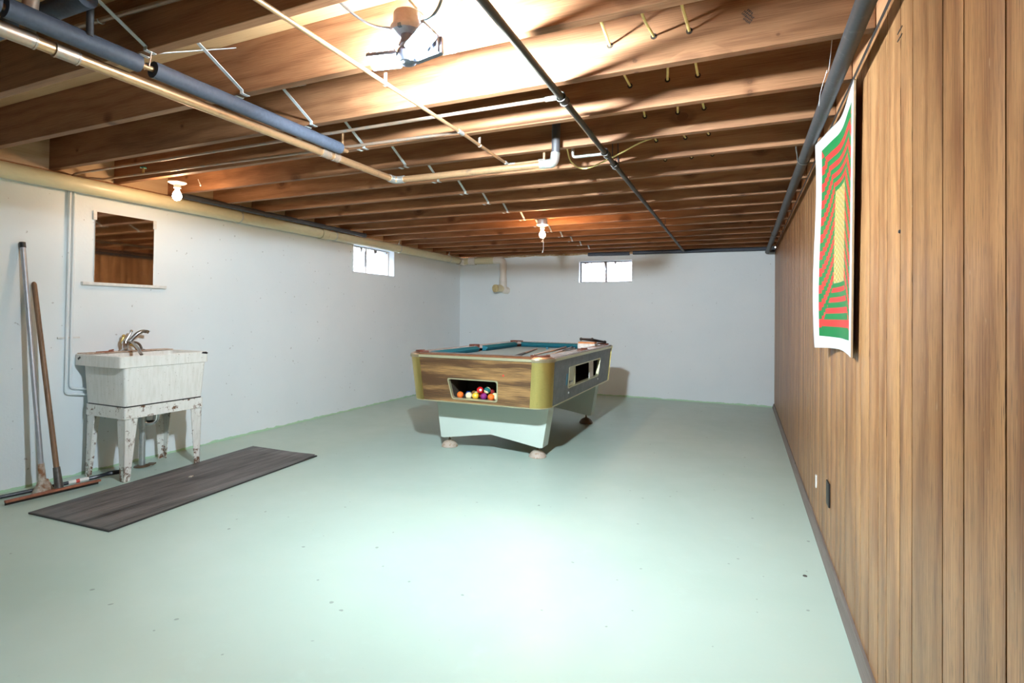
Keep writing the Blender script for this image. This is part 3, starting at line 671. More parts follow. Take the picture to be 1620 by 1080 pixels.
# ================================================================== CABLES
for i, x in enumerate((-0.491, -0.321, -0.19)):
    pts = []
    for k in range(-1, 6):
        yj = J0 + JS * k; pts += [(x, yj - 0.002, 2.274 + 0.006 * sin(x * 40 + k)), (x, yj + JT + 0.002, 2.276), (x + random.uniform(-0.02, 0.02), yj + JT + 0.19, 2.276 + random.uniform(-0.012, 0.03))]
    m = MB(); m.tube(catmull(pts, 5), 0.0055, 8, flat=0.7)
    tag(m.build('electric_cable', 'cable_yellow', loc=(x, 1.3, 2.276)), ('leftmost', 'middle', 'rightmost')[i] + ' of three yellow cables threaded through the joists', 'cable', 'yellow cables through the joists')
m = MB(); m.tube(catmull([(-0.97, 3.02, 2.21), (-0.98, 3.16, 2.15), (-0.92, 3.27, 2.135), (-0.72, 3.17, 2.160), (-0.55, 3.05, 2.185), (-0.42, 2.97, 2.19), (-0.38, 2.925, 2.20)], 7), 0.0045, 8)
tag(m.build('hanging_cable', 'cable_yellow', loc=(-0.7, 3.1, 2.15)), 'slack yellow cable drooping below the joists by the copper elbow', 'cable')
m = MB(); m.tube(catmull([(-1.02, 1.50, 2.185), (-1.10, 1.49, 2.175), (-1.18, 1.46, 2.19), (-1.24, 1.40, 2.235), (-1.28, 1.335, 2.29)], 7), 0.0045, 8)
tag(m.build('lamp_cable', 'cable_grey', loc=(-1.1, 1.49, 2.18)), 'grey cable looping from the LED lamp box to the left', 'cable')
m = MB(); m.tube(catmull([(-1.0, 1.51, 2.185), (-0.95, 1.50, 2.19), (-0.90, 1.47, 2.22), (-0.88, 1.42, 2.27), (-0.87, 1.34, 2.31)], 7), 0.0055, 8)
tag(m.build('lamp_cable', 'cable_blue', loc=(-1.0, 1.51, 2.185)), 'blue grey cable rising right from the LED lamp box', 'cable')
m = MB(); m.tube(catmull([(-1.0, 1.53, 2.175), (-0.93, 1.53, 2.178), (-0.86, 1.51, 2.21), (-0.80, 1.46, 2.26), (-0.76, 1.36, 2.32)], 7), 0.006, 8)
tag(m.build('lamp_cable', 'cable_yellow', loc=(-1.0, 1.53, 2.175)), 'yellow cable rising right from the LED lamp box', 'cable')
# cobwebs at the panelling
for i, pts in enumerate((((0.29, 2.33, 2.15), (0.272, 2.36, 2.08), (0.268, 2.37, 2.03)), ((0.29, 2.33, 2.14), (0.30, 2.35, 2.17), (0.285, 2.12, 2.25)))):
    m = MB(); m.tube(catmull(pts, 6), 0.0009, 5); tag(m.build('cobweb_strand', 'cobweb', loc=pts[0]), ('dangling' , 'upper')[i] + ' cobweb strand beside the dark iron pipe', 'cobweb')

# ================================================================== LAMPS
# LED shop lamp
L = Vector((-1.05, 1.50, 2.165))
t = thing('led_lamp', 'white ceiling box with bright folding LED panel lamp', 'lamp', tuple(L))
m = MB(); m.lathe([(0.0001, 0.052), (0.046, 0.052), (0.048, 0.048), (0.048, 0.004), (0.0001, 0.004)], 28, L); sub(t, 'junction_box', m, 'fixture_white')
m = MB(); m.lathe([(0.0001, 0.004), (0.057, 0.004), (0.058, -0.002), (0.054, -0.014), (0.03, -0.022), (0.0001, -0.022)], 28, L); sub(t, 'lamp_holder', m, 'fixture_white')
m = MB(); m.lathe([(0.0001, -0.02), (0.023, -0.02), (0.023, -0.042), (0.020, -0.05), (0.026, -0.062), (0.034, -0.075), (0.036, -0.10), (0.030, -0.115), (0.014, -0.122), (0.0001, -0.122)], 24, L); hub = sub(t, 'hub', m, 'led_housing')
m = MB(); m.obox(L + Vector((0.005, -0.052, -0.012)), (0.012, 0.01, 0.012)); sub(t, 'switch', m, 'cable_blue', False)
for lm, out, nrm in (('led_light_left', (-0.88, -0.20, -0.02), (-0.52, -0.40, -0.76)), ('led_light', (0.80, -0.22, 0.40), (0.30, -0.60, -0.74)), ('led_fill_rear', (0.80, -0.02, 0.10), (0.0, 0.98, -0.17)), ('led_fill_side', (0.10, 0.28, 0.95), (-0.90, 0.36, -0.25))):  # rear panel boosted, unseen side panel added, as fill for far and left walls
    out = Vector(out).normalized(); nrm = Vector(nrm); nrm = (nrm - out * nrm.dot(out)).normalized(); s_ = nrm.cross(out)
    R = Matrix((out, s_, nrm)).transposed(); c = L + Vector((0, 0, -0.088)) + out * 0.080 + nrm * 0.02
    m = MB(); m.obox(c - nrm * 0.006, (0.108, 0.066, 0.016), R, 0.004)
    for q in range(5): m.obox(c - nrm * 0.019 + out * (-0.044 + 0.022 * q), (0.003, 0.06, 0.014), R)
    p_ = sub(t, 'panel_housing', m, 'led_housing')
    m = MB(); m.obox(c + nrm * 0.0025, (0.098, 0.056, 0.004), R, 0.0015); o = m.build('light_panel', lm, None); o.parent = p_
for q in range(3):
    m = MB(); m.sphere(L + Vector((-0.03 + 0.034 * q, -0.03, -0.122 - 0.004 * (q == 1))), 0.005, 10, 6); sub(t, 'hub_dot', m, 'porcelain')  # small pale dots under the hub
# the strap that carries the box
m = MB(); m.tube([(-1.09, J0 - JS + JT + 0.002, ZD - 0.06), (-0.985, J0 - 0.002, ZJ + 0.015)], 0.005, 8, flat=0.5); m.obox((-0.98, J0 + 0.012, ZJ - 0.003), (0.02, 0.035, 0.004)); m.build('bridging_strap', 'zinc_white', ceil)
def bulb_fixture(loc, label, mat, chain=True, box=False):
    c = Vector(loc); t = thing('bulb_fixture', label, 'lamp', loc, group='bare bulb ceiling fixtures'); S = []
    if box:
        m = MB(); m.lathe([(0.0001, 0.05), (0.05, 0.05), (0.052, 0.046), (0.052, 0.0), (0.0001, 0.0)], 24, c); sub(t, 'junction_box', m, 'galvanised')
    m = MB(); m.lathe([(0.0001, 0.0), (0.060, 0.0), (0.060, -0.006), (0.048, -0.013), (0.026, -0.02), (0.023, -0.045), (0.0001, -0.045)], 28, c); sub(t, 'porcelain_base', m, 'porcelain')
    m = MB(); m.lathe([(0.0001, -0.04), (0.013, -0.04), (0.014, -0.058), (0.018, -0.068), (0.028, -0.088), (0.0305, -0.104), (0.028, -0.12), (0.019, -0.132), (0.008, -0.137), (0.0001, -0.138)], 24, c); sub(t, 'bulb', m, mat)
    if chain:
        m = MB(); p = [c + Vector((0.02, -0.018, -0.03)), c + Vector((0.022, -0.02, -0.145)), c + Vector((0.012, -0.02, -0.165))]; m.tube(p, 0.0022, 6)
        for q in range(9): m.sphere(c + Vector((0.02 + 0.0003 * q, -0.019, -0.035 - 0.012 * q)), 0.003, 8, 5)
        m.tube([c + Vector((0.020, -0.02, -0.165)), c + Vector((0.021, -0.02, -0.25)), c + Vector((0.014, -0.02, -0.275))], 0.0018, 6)
        ring_ = [c + Vector((0.010 + 0.008 * cos(a_), -0.02, -0.172 + 0.008 * sin(a_))) for a_ in [2 * pi * i / 12 for i in range(13)]]; m.tube(ring_, 0.002, 6)
        m.tube([c + Vector((0.016, -0.02, -0.268)), c + Vector((0.009, -0.02, -0.287))], 0.004, 8)
        sub(t, 'pull_chain', m, 'porcelain')
    return t
bulb_fixture((-3.83, 2.60, 2.150), 'bare bulb in white porcelain holder near the left wall above mirror', 'left_bulb_light', chain=False)
bulb_fixture((-1.86, 5.03, 2.115), 'bare bulb with pull chain hanging above the pool table', 'bulb_light', chain=True, box=True)
m = MB(); m.tube([(-3.80, 2.74, 2.20), (-3.765, 2.735, 2.155)], 0.0025, 6); m.sphere((-3.763, 2.735, 2.150), 0.007, 10, 6)
tag(m.build('pull_cord', 'porcelain', loc=(-3.78, 2.74, 2.17)), 'short white pull cord on joist right of left bulb', 'cord')

# ================================================================== POOL TABLE
T = thing('pool_table', 'old pool table with walnut end panel and gold metal corners', 'pool table', (-2.028, 5.04, 0), 0.010)
def tp(mm, nm, mat, parent=None, smooth=True):
    o = mm.build(nm, mat, parent if parent is not None else T, smooth); return o
ZT, ZB_ = 0.835, 0.470
def hw(z): k = (z - ZB_) / (ZT - ZB_); return 0.619 + (0.648 - 0.619) * k, 1.139 + (1.178 - 1.139) * k
CR = 0.135
def perim(z, off=0.0, n=8):
    """rounded rectangle at height z, list of corner arcs"""
    a, l = hw(min(max(z, ZB_), ZT)); a += off; l += off; r = CR + off; arcs = []
    for (sx_, sy_, a0) in ((1, -1, -pi / 2), (1, 1, 0), (-1, 1, pi / 2), (-1, -1, pi)):
        arcs.append([Vector((sx_ * (a - r) + r * cos(a0 + pi / 2 * i / n), sy_ * (l - r) + r * sin(a0 + pi / 2 * i / n), z)) for i in range(n + 1)])
    return arcs
def flat(arcs): return [p for a_ in arcs for p in a_]
# corner castings
lo, hi = perim(ZB_, 0.006), perim(ZT, 0.006); li, hi_i = perim(ZB_, -0.012), perim(ZT, -0.012)
for q in range(4):
    n = len(lo[q]); m = MB(); vs = lo[q] + hi[q] + li[q] + hi_i[q]
    fs = []
    for i in range(n - 1):
        fs += [(i, i + 1, n + i + 1, n + i), (2 * n + i, 3 * n + i, 3 * n + i + 1, 2 * n + i + 1), (i, 2 * n + i, 2 * n + i + 1, i + 1), (n + i, n + i + 1, 3 * n + i + 1, 3 * n + i)]
    fs += [(0, n, 3 * n, 2 * n), (n - 1, 3 * n - 1, 4 * n - 1, 2 * n - 1)]
    m.add(vs, fs); cc = tp(m, 'corner_casting', 'gold_metal')
    m = MB(); vb = [p + Vector((0, 0, -0.004)) for p in lo[q]]; m.ring(vb + list(reversed([p + Vector((0, 0, -0.004)) for p in li[q]])), vb + list(reversed([p + Vector((0, 0, -0.004)) for p in li[q]])), (0, 0, 0.001))
# panels between the castings; front and right ones carry openings
def side_panel(nm, mat, q0, q1, hole=None, z_=(ZB_, ZT)):
    A, B = perim(ZB_)[q0][-1], perim(ZB_)[q1][0]; C, D = perim(ZT)[q1][0], perim(ZT)[q0][-1]
    def P(s, t_): return (A * (1 - s) + B * s) * (1 - t_) + (D * (1 - s) + C * s) * t_
    nrm = (B - A).cross(D - A).normalized(); m = MB()
    if not hole: m.prism([P(0, 0), P(1, 0), P(1, 1), P(0, 1)], (0, 0, 0), nrm * -0.02)
    else:
        O = [P(0, 0), P(1, 0), P(1, 1), P(0, 1)]; I = [P(*h) for h in hole]; m.ring(O, I, nrm * -0.02)
    return tp(m, nm, mat, smooth=False), P, nrm
# order of arcs: 0 = right front, 1 = right back, 2 = left back, 3 = left front
def zt_(z): return (z - ZB_) / (ZT - ZB_)
fa = 0.619 - CR
def sx_of(x): return (x + fa) / (2 * fa)
fh = [(sx_of(-0.205), zt_(0.500)), (sx_of(0.198), zt_(0.500)), (sx_of(0.202), zt_(0.662)), (sx_of(-0.235), zt_(0.662))]
fp, FP, FN = side_panel('end_panel', 'walnut', 3, 0, fh)
la = 1.139 - CR
def sy_of(y): return (y + la) / (2 * la)
rh = [(sy_of(-0.575), zt_(0.572)), (sy_of(0.50), zt_(0.572)), (sy_of(0.53), zt_(0.748)), (sy_of(-0.575), zt_(0.748))]
sp_, SP, SN = side_panel('side_panel', 'side_laminate', 0, 1, rh)
side_panel('end_panel', 'walnut', 1, 2); side_panel('side_panel', 'side_laminate', 2, 3)
# opening frames
def opening_frame(P, N, hole, wd, parent, n=4):
    I = [P(*h) for h in hole]; c = sum(I, Vector()) / 4
    def rounded(off):
        pts = []
        for i in range(4):
            p = I[i]; a_ = (I[i - 1] - p).normalized(); b_ = (I[(i + 1) % 4] - p).normalized(); r = 0.022
            p = p - (a_ + b_) * off
            for k in range(n + 1):
                u_ = k / n; pts.append((p + a_ * r) * (1 - u_) ** 2 + p * 2 * u_ * (1 - u_) + (p + b_ * r) * u_ ** 2)
        return [q + N * 0.003 for q in pts]
    m = MB(); m.ring(rounded(wd), rounded(-0.002), N * -0.03); return tp(m, 'opening_frame', 'gold_trim', parent, False)
o = opening_frame(FP, FN, fh, 0.007, fp); o = opening_frame(SP, SN, rh, 0.008, sp_)
# ball tray behind the front opening
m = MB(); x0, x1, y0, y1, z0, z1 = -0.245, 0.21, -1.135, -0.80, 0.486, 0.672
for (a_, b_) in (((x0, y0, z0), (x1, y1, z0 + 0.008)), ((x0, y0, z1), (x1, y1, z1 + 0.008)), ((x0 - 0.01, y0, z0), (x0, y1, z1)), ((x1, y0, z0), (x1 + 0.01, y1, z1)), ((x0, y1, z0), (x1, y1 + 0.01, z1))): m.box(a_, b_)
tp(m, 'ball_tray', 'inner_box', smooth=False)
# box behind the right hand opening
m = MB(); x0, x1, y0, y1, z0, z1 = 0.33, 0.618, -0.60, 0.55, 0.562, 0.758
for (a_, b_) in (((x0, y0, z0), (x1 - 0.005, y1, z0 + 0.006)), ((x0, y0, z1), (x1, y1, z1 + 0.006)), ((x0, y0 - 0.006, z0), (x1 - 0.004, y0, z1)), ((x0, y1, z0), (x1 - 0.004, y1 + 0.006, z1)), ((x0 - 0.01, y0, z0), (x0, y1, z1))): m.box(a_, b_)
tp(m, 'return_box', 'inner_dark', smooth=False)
m = MB(); m.box((0.606, -0.572, 0.574), (0.614, -0.34, 0.746)); cp_ = tp(m, 'coin_plate', 'gold_trim', smooth=False)
m = MB(); m.lathe([(0.0001, 0), (0.014, 0), (0.012, 0.008), (0.0001, 0.008)], 14, (0.614, -0.50, 0.61), (1, 0, 0)); tp(m, 'lock', 'chrome_dull', cp_)
m = MB(); m.obox((0.616, -0.43, 0.612), (0.006, 0.05, 0.012)); tp(m, 'coin_lever', 'chrome_dull', cp_)
m = MB(); m.box((0.565, -0.345, 0.574), (0.618, -0.325, 0.746)); tp(m, 'divider', 'gold_trim', smooth=False)
m = MB(); m.box((0.604, 0.20, 0.574), (0.612, 0.36, 0.746)); tp(m, 'white_plate', 'paper_white', smooth=False)
m = MB(); m.tube([(0.47, -0.28, 0.605), (0.47, -0.05, 0.612), (0.47, -0.02, 0.615), (0.47, 0.12, 0.622), (0.47, 0.17, 0.624)], [0.036, 0.036, 0.03, 0.03, 0.022], 16); tp(m, 'return_roller', 'ball_brown')
a_, l_ = hw(0.66)
m = MB(); m.box((a_ - 0.004, -0.66, 0.60), (a_ + 0.0015, -0.62, 0.70)); m.v = [(x + (z - 0.66) * 0.079, y, z) for x, y, z in m.v]; tp(m, 'sticker', 'sticker_blue', sp_, False)
for yy, zz in ((-0.56, 0.525), (0.50, 0.535)):
    m = MB(); m.lathe([(0.0001, -0.003), (0.010, -0.003), (0.010, 0.003), (0.005, 0.006), (0.0001, 0.006)], 12, (hw(zz)[0], yy, zz), (1, 0, 0)); tp(m, 'screw', 'zinc_white', sp_)
m = MB(); m.lathe([(0.0001, 0), (0.008, 0), (0.008, 0.003), (0.0001, 0.003)], 10, (0.265, -hw(0.715)[1], 0.715), (0, -1, 0)); tp(m, 'price_dot', 'red_dot', fp)
# bottom edge trim and underside
m = MB(); m.ring(flat(perim(ZB_ - 0.008, 0.004)), flat(perim(ZB_ - 0.008, -0.02)), (0, 0, 0.009)); tp(m, 'bottom_trim', 'gold_trim', smooth=False)
m = MB(); m.prism(flat(perim(ZB_, -0.02)), (0, 0, 0.0), (0, 0, 0.008)); tp(m, 'underside', 'inner_box', smooth=False)
# metal band round the top, copper corner caps, rails
m = MB(); O = flat(perim(ZT, 0.010)); I = flat(perim(ZT, -0.03)); m.ring(O, I, (0, 0, 0.021)); tp(m, 'metal_band', 'gold_trim')
for q in range(4):
    ar = perim(ZT, 0.014)[q]; ce = Vector((ar[0].x if q in (1, 3) else ar[-1].x, 0, 0)); a0, a1 = ar[0], ar[-1]
    cen = Vector(((0.648 - CR) * (1 if q in (0, 1) else -1), (1.178 - CR) * (-1 if q in (0, 3) else 1), 0)); prof = ((0.0, 1.0), (0.022, 1.0), (0.031, 0.965), (0.037, 0.86), (0.040, 0.70), (0.040, 0.46)); m = MB(); n = len(ar); vs = []
    for (dz, k) in prof: vs += [Vector((cen.x + (p.x - cen.x) * k, cen.y + (p.y - cen.y) * k, ZT - 0.003 + dz)) for p in ar]
    fs = [(r_ * n + i, r_ * n + i + 1, (r_ + 1) * n + i + 1, (r_ + 1) * n + i) for r_ in range(len(prof) - 1) for i in range(n - 1)]
    m.add(vs, fs); cap = tp(m, 'corner_cap', 'copper_cap')
    m = MB(); m.ring([p + Vector((0, 0, -0.004)) for p in ar] + [cen + Vector((0, 0, ZT))], [cen + (Vector((p.x, p.y, 0)) - cen) * 0.97 + Vector((0, 0, ZT - 0.004)) for p in ar] + [cen + Vector((0, 0, ZT))], (0, 0, 0.026)); tp(m, 'cap_band', 'gold_trim', cap)
ZR = 0.872
def rail(a, b, mat='rail_sheen'):
    """a, b: (x0, y0), (x1, y1) plan box; outer edge rounded"""
    m = MB(); m.box((a[0], a[1], 0.84), (b[0], b[1], ZR), 0.007); return tp(m, 'rail_cap', mat)
rail((-0.52, -1.178), (0.52, -1.035), 'rail_wood'); rail((-0.52, 1.035), (0.52, 1.178))
for s_ in (-1, 1):
    for (y0, y1) in ((-1.05, -0.07), (0.07, 1.05)): rail((s_ * 0.648, y0), (s_ * 0.525, y1))
    rail((s_ * 0.648, -0.08), (s_ * 0.610, 0.08))
m = MB(); m.box((-0.56, -1.09, 0.775), (0.56, 1.09, 0.812)); tp(m, 'bed_cloth', 'cloth_bed', smooth=False)
def cushion(p0, p1, inward):
    p0, p1 = Vector(p0 + (0,)), Vector(p1 + (0,)); d = (p1 - p0).normalized(); iv = Vector(inward + (0,)); m = MB()
    sec = [(0, 0.812), (0.030, 0.818), (0.052, 0.846), (0.050, 0.853), (0.0, 0.870)]; vs = []
    for p, cut in ((p0, 1), (p1, -1)): vs += [p + iv * s_ + d * cut * s_ * 0.55 + Vector((0, 0, z)) for s_, z in sec]
    n = len(sec); m.add(vs, [tuple(range(n)), tuple(reversed(range(n, 2 * n)))] + [(i, n + i, n + (i + 1) % n, (i + 1) % n) for i in range(n)]); tp(m, 'cushion', 'cloth_teal', smooth=False)
cushion((-0.47, -1.037), (0.47, -1.037), (0, 1)); cushion((0.47, 1.037), (-0.47, 1.037), (0, -1))
for s_ in (-1, 1):
    for (y0, y1) in ((-0.97, -0.07), (0.07, 0.97)): cushion((s_ * 0.527, y0), (s_ * 0.527, y1), (-s_, 0))
# pockets
def pocket(x, y, ang, r=0.062):
    m = MB(); n = 12; O = []; I = []
    for i in range(n + 1):
        th = ang - 1.75 + 3.5 * i / n; O.append(Vector((x + (r + 0.018) * cos(th), y + (r + 0.018) * sin(th), 0))); I.append(Vector((x + r * cos(th), y + r * sin(th), 0)))
    vs = [p + Vector((0, 0, 0.80)) for p in O] + [p + Vector((0, 0, 0.80)) for p in I] + [p + Vector((0, 0, 0.884)) for p in O] + [p + Vector((0, 0, 0.884)) for p in I]; k = n + 1; fs = []
    for i in range(n): fs += [(i, i + 1, k + i + 1, k + i), (2 * k + i, 3 * k + i, 3 * k + i + 1, 2 * k + i + 1), (i, 2 * k + i, 2 * k + i + 1, i + 1), (k + i, k + i + 1, 3 * k + i + 1, 3 * k + i)]
    fs += [(0, k, 3 * k, 2 * k), (n, 2 * k + n, 3 * k + n, k + n)]
    m.add(vs, fs); p_ = tp(m, 'pocket', 'pocket_leather')
    m = MB(); m.lathe([(0.0001, 0.8125), (r - 0.004, 0.8125), (r - 0.004, 0.8135), (0.0001, 0.8135)], 20, (x, y, 0)); tp(m, 'pocket_hole_disc', 'inner_dark', p_)  # dark disc on the bed paints the shade inside the pocket
for sx_ in (-1, 1):
    for sy_ in (-1, 1): pocket(sx_ * 0.535, sy_ * 1.055, math.atan2(sy_, sx_))
    pocket(sx_ * 0.572, 0, 0 if sx_ > 0 else pi, 0.052)
# pedestal legs with V cut and dome feet
for s_ in (-1, 1):
    yc = s_ * 0.80; th = 0.14
    poly = [(-0.525, ZB_ - 0.005), (0.555, ZB_ - 0.005), (0.497, 0.098), (0.468, 0.094), (0.02, 0.165), (-0.440, 0.094), (-0.470, 0.098)]
    m = MB(); m.prism([(x, yc, z) for x, z in poly], (0, -th / 2, 0), (0, th / 2, 0)); tp(m, 'pedestal_leg', 'leg_paint', smooth=False)
    for sx_ in (-1, 1):
        x = 0.426 * sx_; y = s_ * 0.79
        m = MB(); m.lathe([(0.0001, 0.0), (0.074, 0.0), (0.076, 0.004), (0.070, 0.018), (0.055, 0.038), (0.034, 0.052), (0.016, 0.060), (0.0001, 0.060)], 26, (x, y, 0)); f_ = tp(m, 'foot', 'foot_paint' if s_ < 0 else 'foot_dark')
        m = MB(); m.lathe([(0.0001, 0.058), (0.012, 0.058), (0.012, 0.068), (0.007, 0.07), (0.007, 0.12), (0.0001, 0.12)], 12, (x, y, 0)); tp(m, 'foot_bolt', 'foot_dark', f_)
TM = Matrix.Translation((-2.028, 5.04, 0)) @ Matrix.Rotation(0.010, 4, 'Z')
def tw(x, y, z): return tuple(TM @ Vector((x, y, z)))
# balls in the tray
BR = 0.0285; tz = 0.494
me_ball = None
balls = [('orange', -0.165, -1.085, 0, 'solid orange ball at the left of the pool table tray'), ('cream', -0.082, -1.087, 0, 'cream cue ball in the pool table tray'), ('blue', -0.112, -1.037, 0.0, 'dark blue ball behind the cream ball in tray'),
         ('yellow', -0.022, -1.085, 0, 'solid yellow ball in the pool table tray'), ('purple', 0.052, -1.079, 0, 'purple ball next to yellow ball in tray'), ('orange', 0.122, -1.087, 0, 'solid orange ball at the right of the pool table tray'),
         ('cream', 0.180, -1.085, 0, 'pale ball at the right end of tray'), ('stripe_black', -0.042, -1.025, 0.0, 'black striped ball behind the yellow ball'), ('brown', -0.085, -0.985, 0.0, 'brown ball in the dark back of tray'),
         ('red', 0.012, -1.068, 0.049, 'solid red ball on top of the heap in tray'), ('stripe_green', 0.076, -1.062, 0.050, 'dark green striped ball on top of heap beside red ball'), ('stripe_yellow', 0.128, -1.028, 0.0, 'yellow striped ball behind the right orange ball'),
         ('maroon', 0.085, -1.003, 0.036, 'maroon ball half hidden behind the green striped ball'), ('red', 0.018, -1.030, 0.0, 'red ball low in the heap beneath the red ball')]
for c_, x, y, dz, lab in balls:
    m = MB(); m.sphere((0, 0, 0), BR, 24, 14); m.v = [tuple(v) for v in m.v]
    o = m.build('billiard_ball', 'ball_' + c_); o.location = tw(x, y, tz + BR + dz)
    o.rotation_euler = (random.uniform(-0.6, 0.6), random.uniform(-0.6, 0.6), random.random())
    if c_ == 'stripe_green': o.rotation_euler = (-0.5, 0.5, 0.3)
    tag(o, lab, 'ball', 'billiard balls in the return tray')
    if c_ in ('red',) and dz > 0:
        mm = MB(); mm.lathe([(0.0001, 0.0272), (0.010, 0.0268), (0.010, 0.0275), (0.0001, 0.0289)], 14, (0, 0, 0), (0.55, -0.8, 0.15)); nd = mm.build('number_spot', 'paper_white', o)
        o.rotation_euler = (0, 0, 0)
# cues
def cue(p0, p1, label, butt, shaft):
    a, b = Vector(tw(*p0)), Vector(tw(*p1)); t = thing('pool_cue', label, 'cue', tuple(a), group='pool cues on the table'); d = b - a
    def seg(nm, k0, k1, r0, r1, mat): m = MB(); m.tube([d * k0, d * k1], [r0, r1], 12); m.build(nm, mat, t)
    seg('butt', 0.0, 0.42, 0.0145, 0.0115, butt); seg('shaft', 0.42, 0.985, 0.0115, 0.0068, shaft); seg('ferrule', 0.985, 0.998, 0.0068, 0.0066, 'paper_white'); seg('tip', 0.998, 1.0, 0.0066, 0.006, 'cloth_teal'); seg('bumper', -0.006, 0.0, 0.012, 0.0145, 'black_plastic')
bz = 0.828
cue((0.16, -0.72, bz), (-0.105, 0.62, bz - 0.006), 'dark cue lying alone in the middle of the table', 'black_plastic', 'handle_wood')
cue((0.14, 0.92, bz), (0.44, -0.98, 0.872), 'light maple cue nearest the middle in the right bundle', 'handle_wood', 'cue_maple')
cue((0.20, 0.98, bz), (0.40, -0.62, bz), 'brown and black cue second in the right bundle', 'black_plastic', 'cue_maple')
cue((0.285, 0.78, bz), (0.43, -0.60, bz), 'dark cue beside the right cushion', 'black_plastic', 'handle_wood')
cue((0.43, 0.52, bz), (0.455, -0.85, bz), 'dark cue closest to the right rail', 'black_plastic', 'handle_wood')
m = MB(); m.obox(tw(-0.02, 0.72, 0.823), (0.022, 0.022, 0.022), None, 0.002); tag(m.build('chalk_cube', 'sticker_blue', loc=tw(-0.02, 0.72, 0.812)), 'small dark chalk cube on the far half of table', 'chalk')
# white box with orange lid and black rack
bx0 = tw(0.405, 0.90, 0.812); t = thing('white_box', 'small white box with orange lid at far right of pool table', 'box', bx0)
m = MB(); m.obox((0, 0, 0.036), (0.20, 0.12, 0.072), None, 0.003); m.build('box_body', 'paper_white', t)
m = MB(); m.obox((0, 0, 0.081), (0.19, 0.115, 0.018), None, 0.003); m.build('lid', 'orange_lid', t)
t = thing('ball_rack', 'black triangular ball rack lying over the white box and far right rail', 'rack', tuple(Vector(bx0) + Vector((0, 0, 0.107))))
v3 = [Vector((-0.070, -0.02, 0.014)), Vector((0.060, -0.02, 0.014)), Vector((0.160, 0.17, -0.022))]
for i in range(3):
    m = MB(); m.tube([v3[i], v3[(i + 1) % 3]], 0.012, 10); m.build('bar', 'black_plastic', t); m = MB(); m.sphere(v3[i], 0.019, 14, 8); m.build('corner', 'black_plastic', t)

# ================================================================== LAUNDRY SINK
SX0, SX1, SY0, SY1 = XL + 0.006, -3.885, 2.268, 2.918     # rim outline
S = thing('laundry_sink', 'old white enamel laundry sink on a rusty four legged stand', 'sink', (-4.15, 2.6, 0))
def sp(mm, nm, mat, smooth=True): return sub(S, nm, mm, mat, smooth)
def loop(x0, x1, y0, y1, z): return [Vector((x0, y0, z)), Vector((x1, y0, z)), Vector((x1, y1, z)), Vector((x0, y1, z))]
def rloop(x0, x1, y0, y1, z, r, n=4):
    out = []
    for (cx, cy, a0) in ((x1 - r, y0 + r, -pi / 2), (x1 - r, y1 - r, 0), (x0 + r, y1 - r, pi / 2), (x0 + r, y0 + r, pi)):
        out += [Vector((cx + r * cos(a0 + pi / 2 * i / n), cy + r * sin(a0 + pi / 2 * i / n), z)) for i in range(n + 1)]
    return out
def loft(loops, cap0=True, cap1=True):
    m = MB(); n = len(loops[0]); vs = [p for l in loops for p in l]
    fs = [(k * n + i, k * n + (i + 1) % n, (k + 1) * n + (i + 1) % n, (k + 1) * n + i) for k in range(len(loops) - 1) for i in range(n)]
    if cap0: fs.append(tuple(reversed(range(n))))
    if cap1: fs.append(tuple(range((len(loops) - 1) * n, len(loops) * n)))
    m.add(vs, fs); return m
ix0, ix1, iy0, iy1 = SX0 + 0.135, SX1 - 0.035, SY0 + 0.035, SY1 - 0.035
# rim: outside down, inside into the basin
rim = loft([rloop(SX0 + 0.01, SX1 - 0.012, SY0 + 0.012, SY1 - 0.012, 0.800, 0.02), rloop(SX0, SX1, SY0, SY1, 0.803, 0.02), rloop(SX0, SX1, SY0, SY1, 0.878, 0.02), rloop(SX0 + 0.006, SX1 - 0.006, SY0 + 0.006, SY1 - 0.006, 0.884, 0.02), rloop(ix0, ix1, iy0, iy1, 0.880, 0.03), rloop(ix0 + 0.01, ix1 - 0.01, iy0 + 0.01, iy1 - 0.01, 0.80, 0.03)], False, False)
sp(rim, 'rim', 'enamel')
b = loft([rloop(SX0 + 0.075, SX1 - 0.018, SY0 + 0.045, SY1 - 0.035, 0.534, 0.02), rloop(SX0 + 0.05, SX1 - 0.010, SY0 + 0.032, SY1 - 0.014, 0.803, 0.02)], True, False)
sp(b, 'basin', 'enamel')
b = loft([rloop(ix0 + 0.01, ix1 - 0.01, iy0 + 0.01, iy1 - 0.01, 0.80, 0.03), rloop(ix0 + 0.04, ix1 - 0.03, iy0 + 0.04, iy1 - 0.03, 0.56, 0.04)], False, True); sp(b, 'bowl', 'sink_deck')
m = MB(); m.box((SX0 + 0.01, SY0 + 0.012, 0.8835), (SX0 + 0.13, SY1 - 0.012, 0.890), 0.002); sp(m, 'faucet_ledge', 'sink_deck')
m = MB(); m.prism([Vector((SX1 + 0.0005, SY1 - 0.06, 0.872)), Vector((SX1 + 0.0005, SY1 - 0.015, 0.864)), Vector((SX1 + 0.0005, SY1 - 0.004, 0.872)), Vector((SX1 + 0.0005, SY1 - 0.02, 0.882)), Vector((SX1 + 0.0005, SY1 - 0.05, 0.882))], (-0.002, 0, 0), (0.001, 0, 0)); sp(m, 'chip', 'black_steel', False)
m = MB(); m.obox((SX0 + 0.06, SY0 - 0.001, 0.855), (0.03, 0.003, 0.014), Matrix.Rotation(-0.5, 3, 'Y')); sp(m, 'chip', 'tin_dark', False)
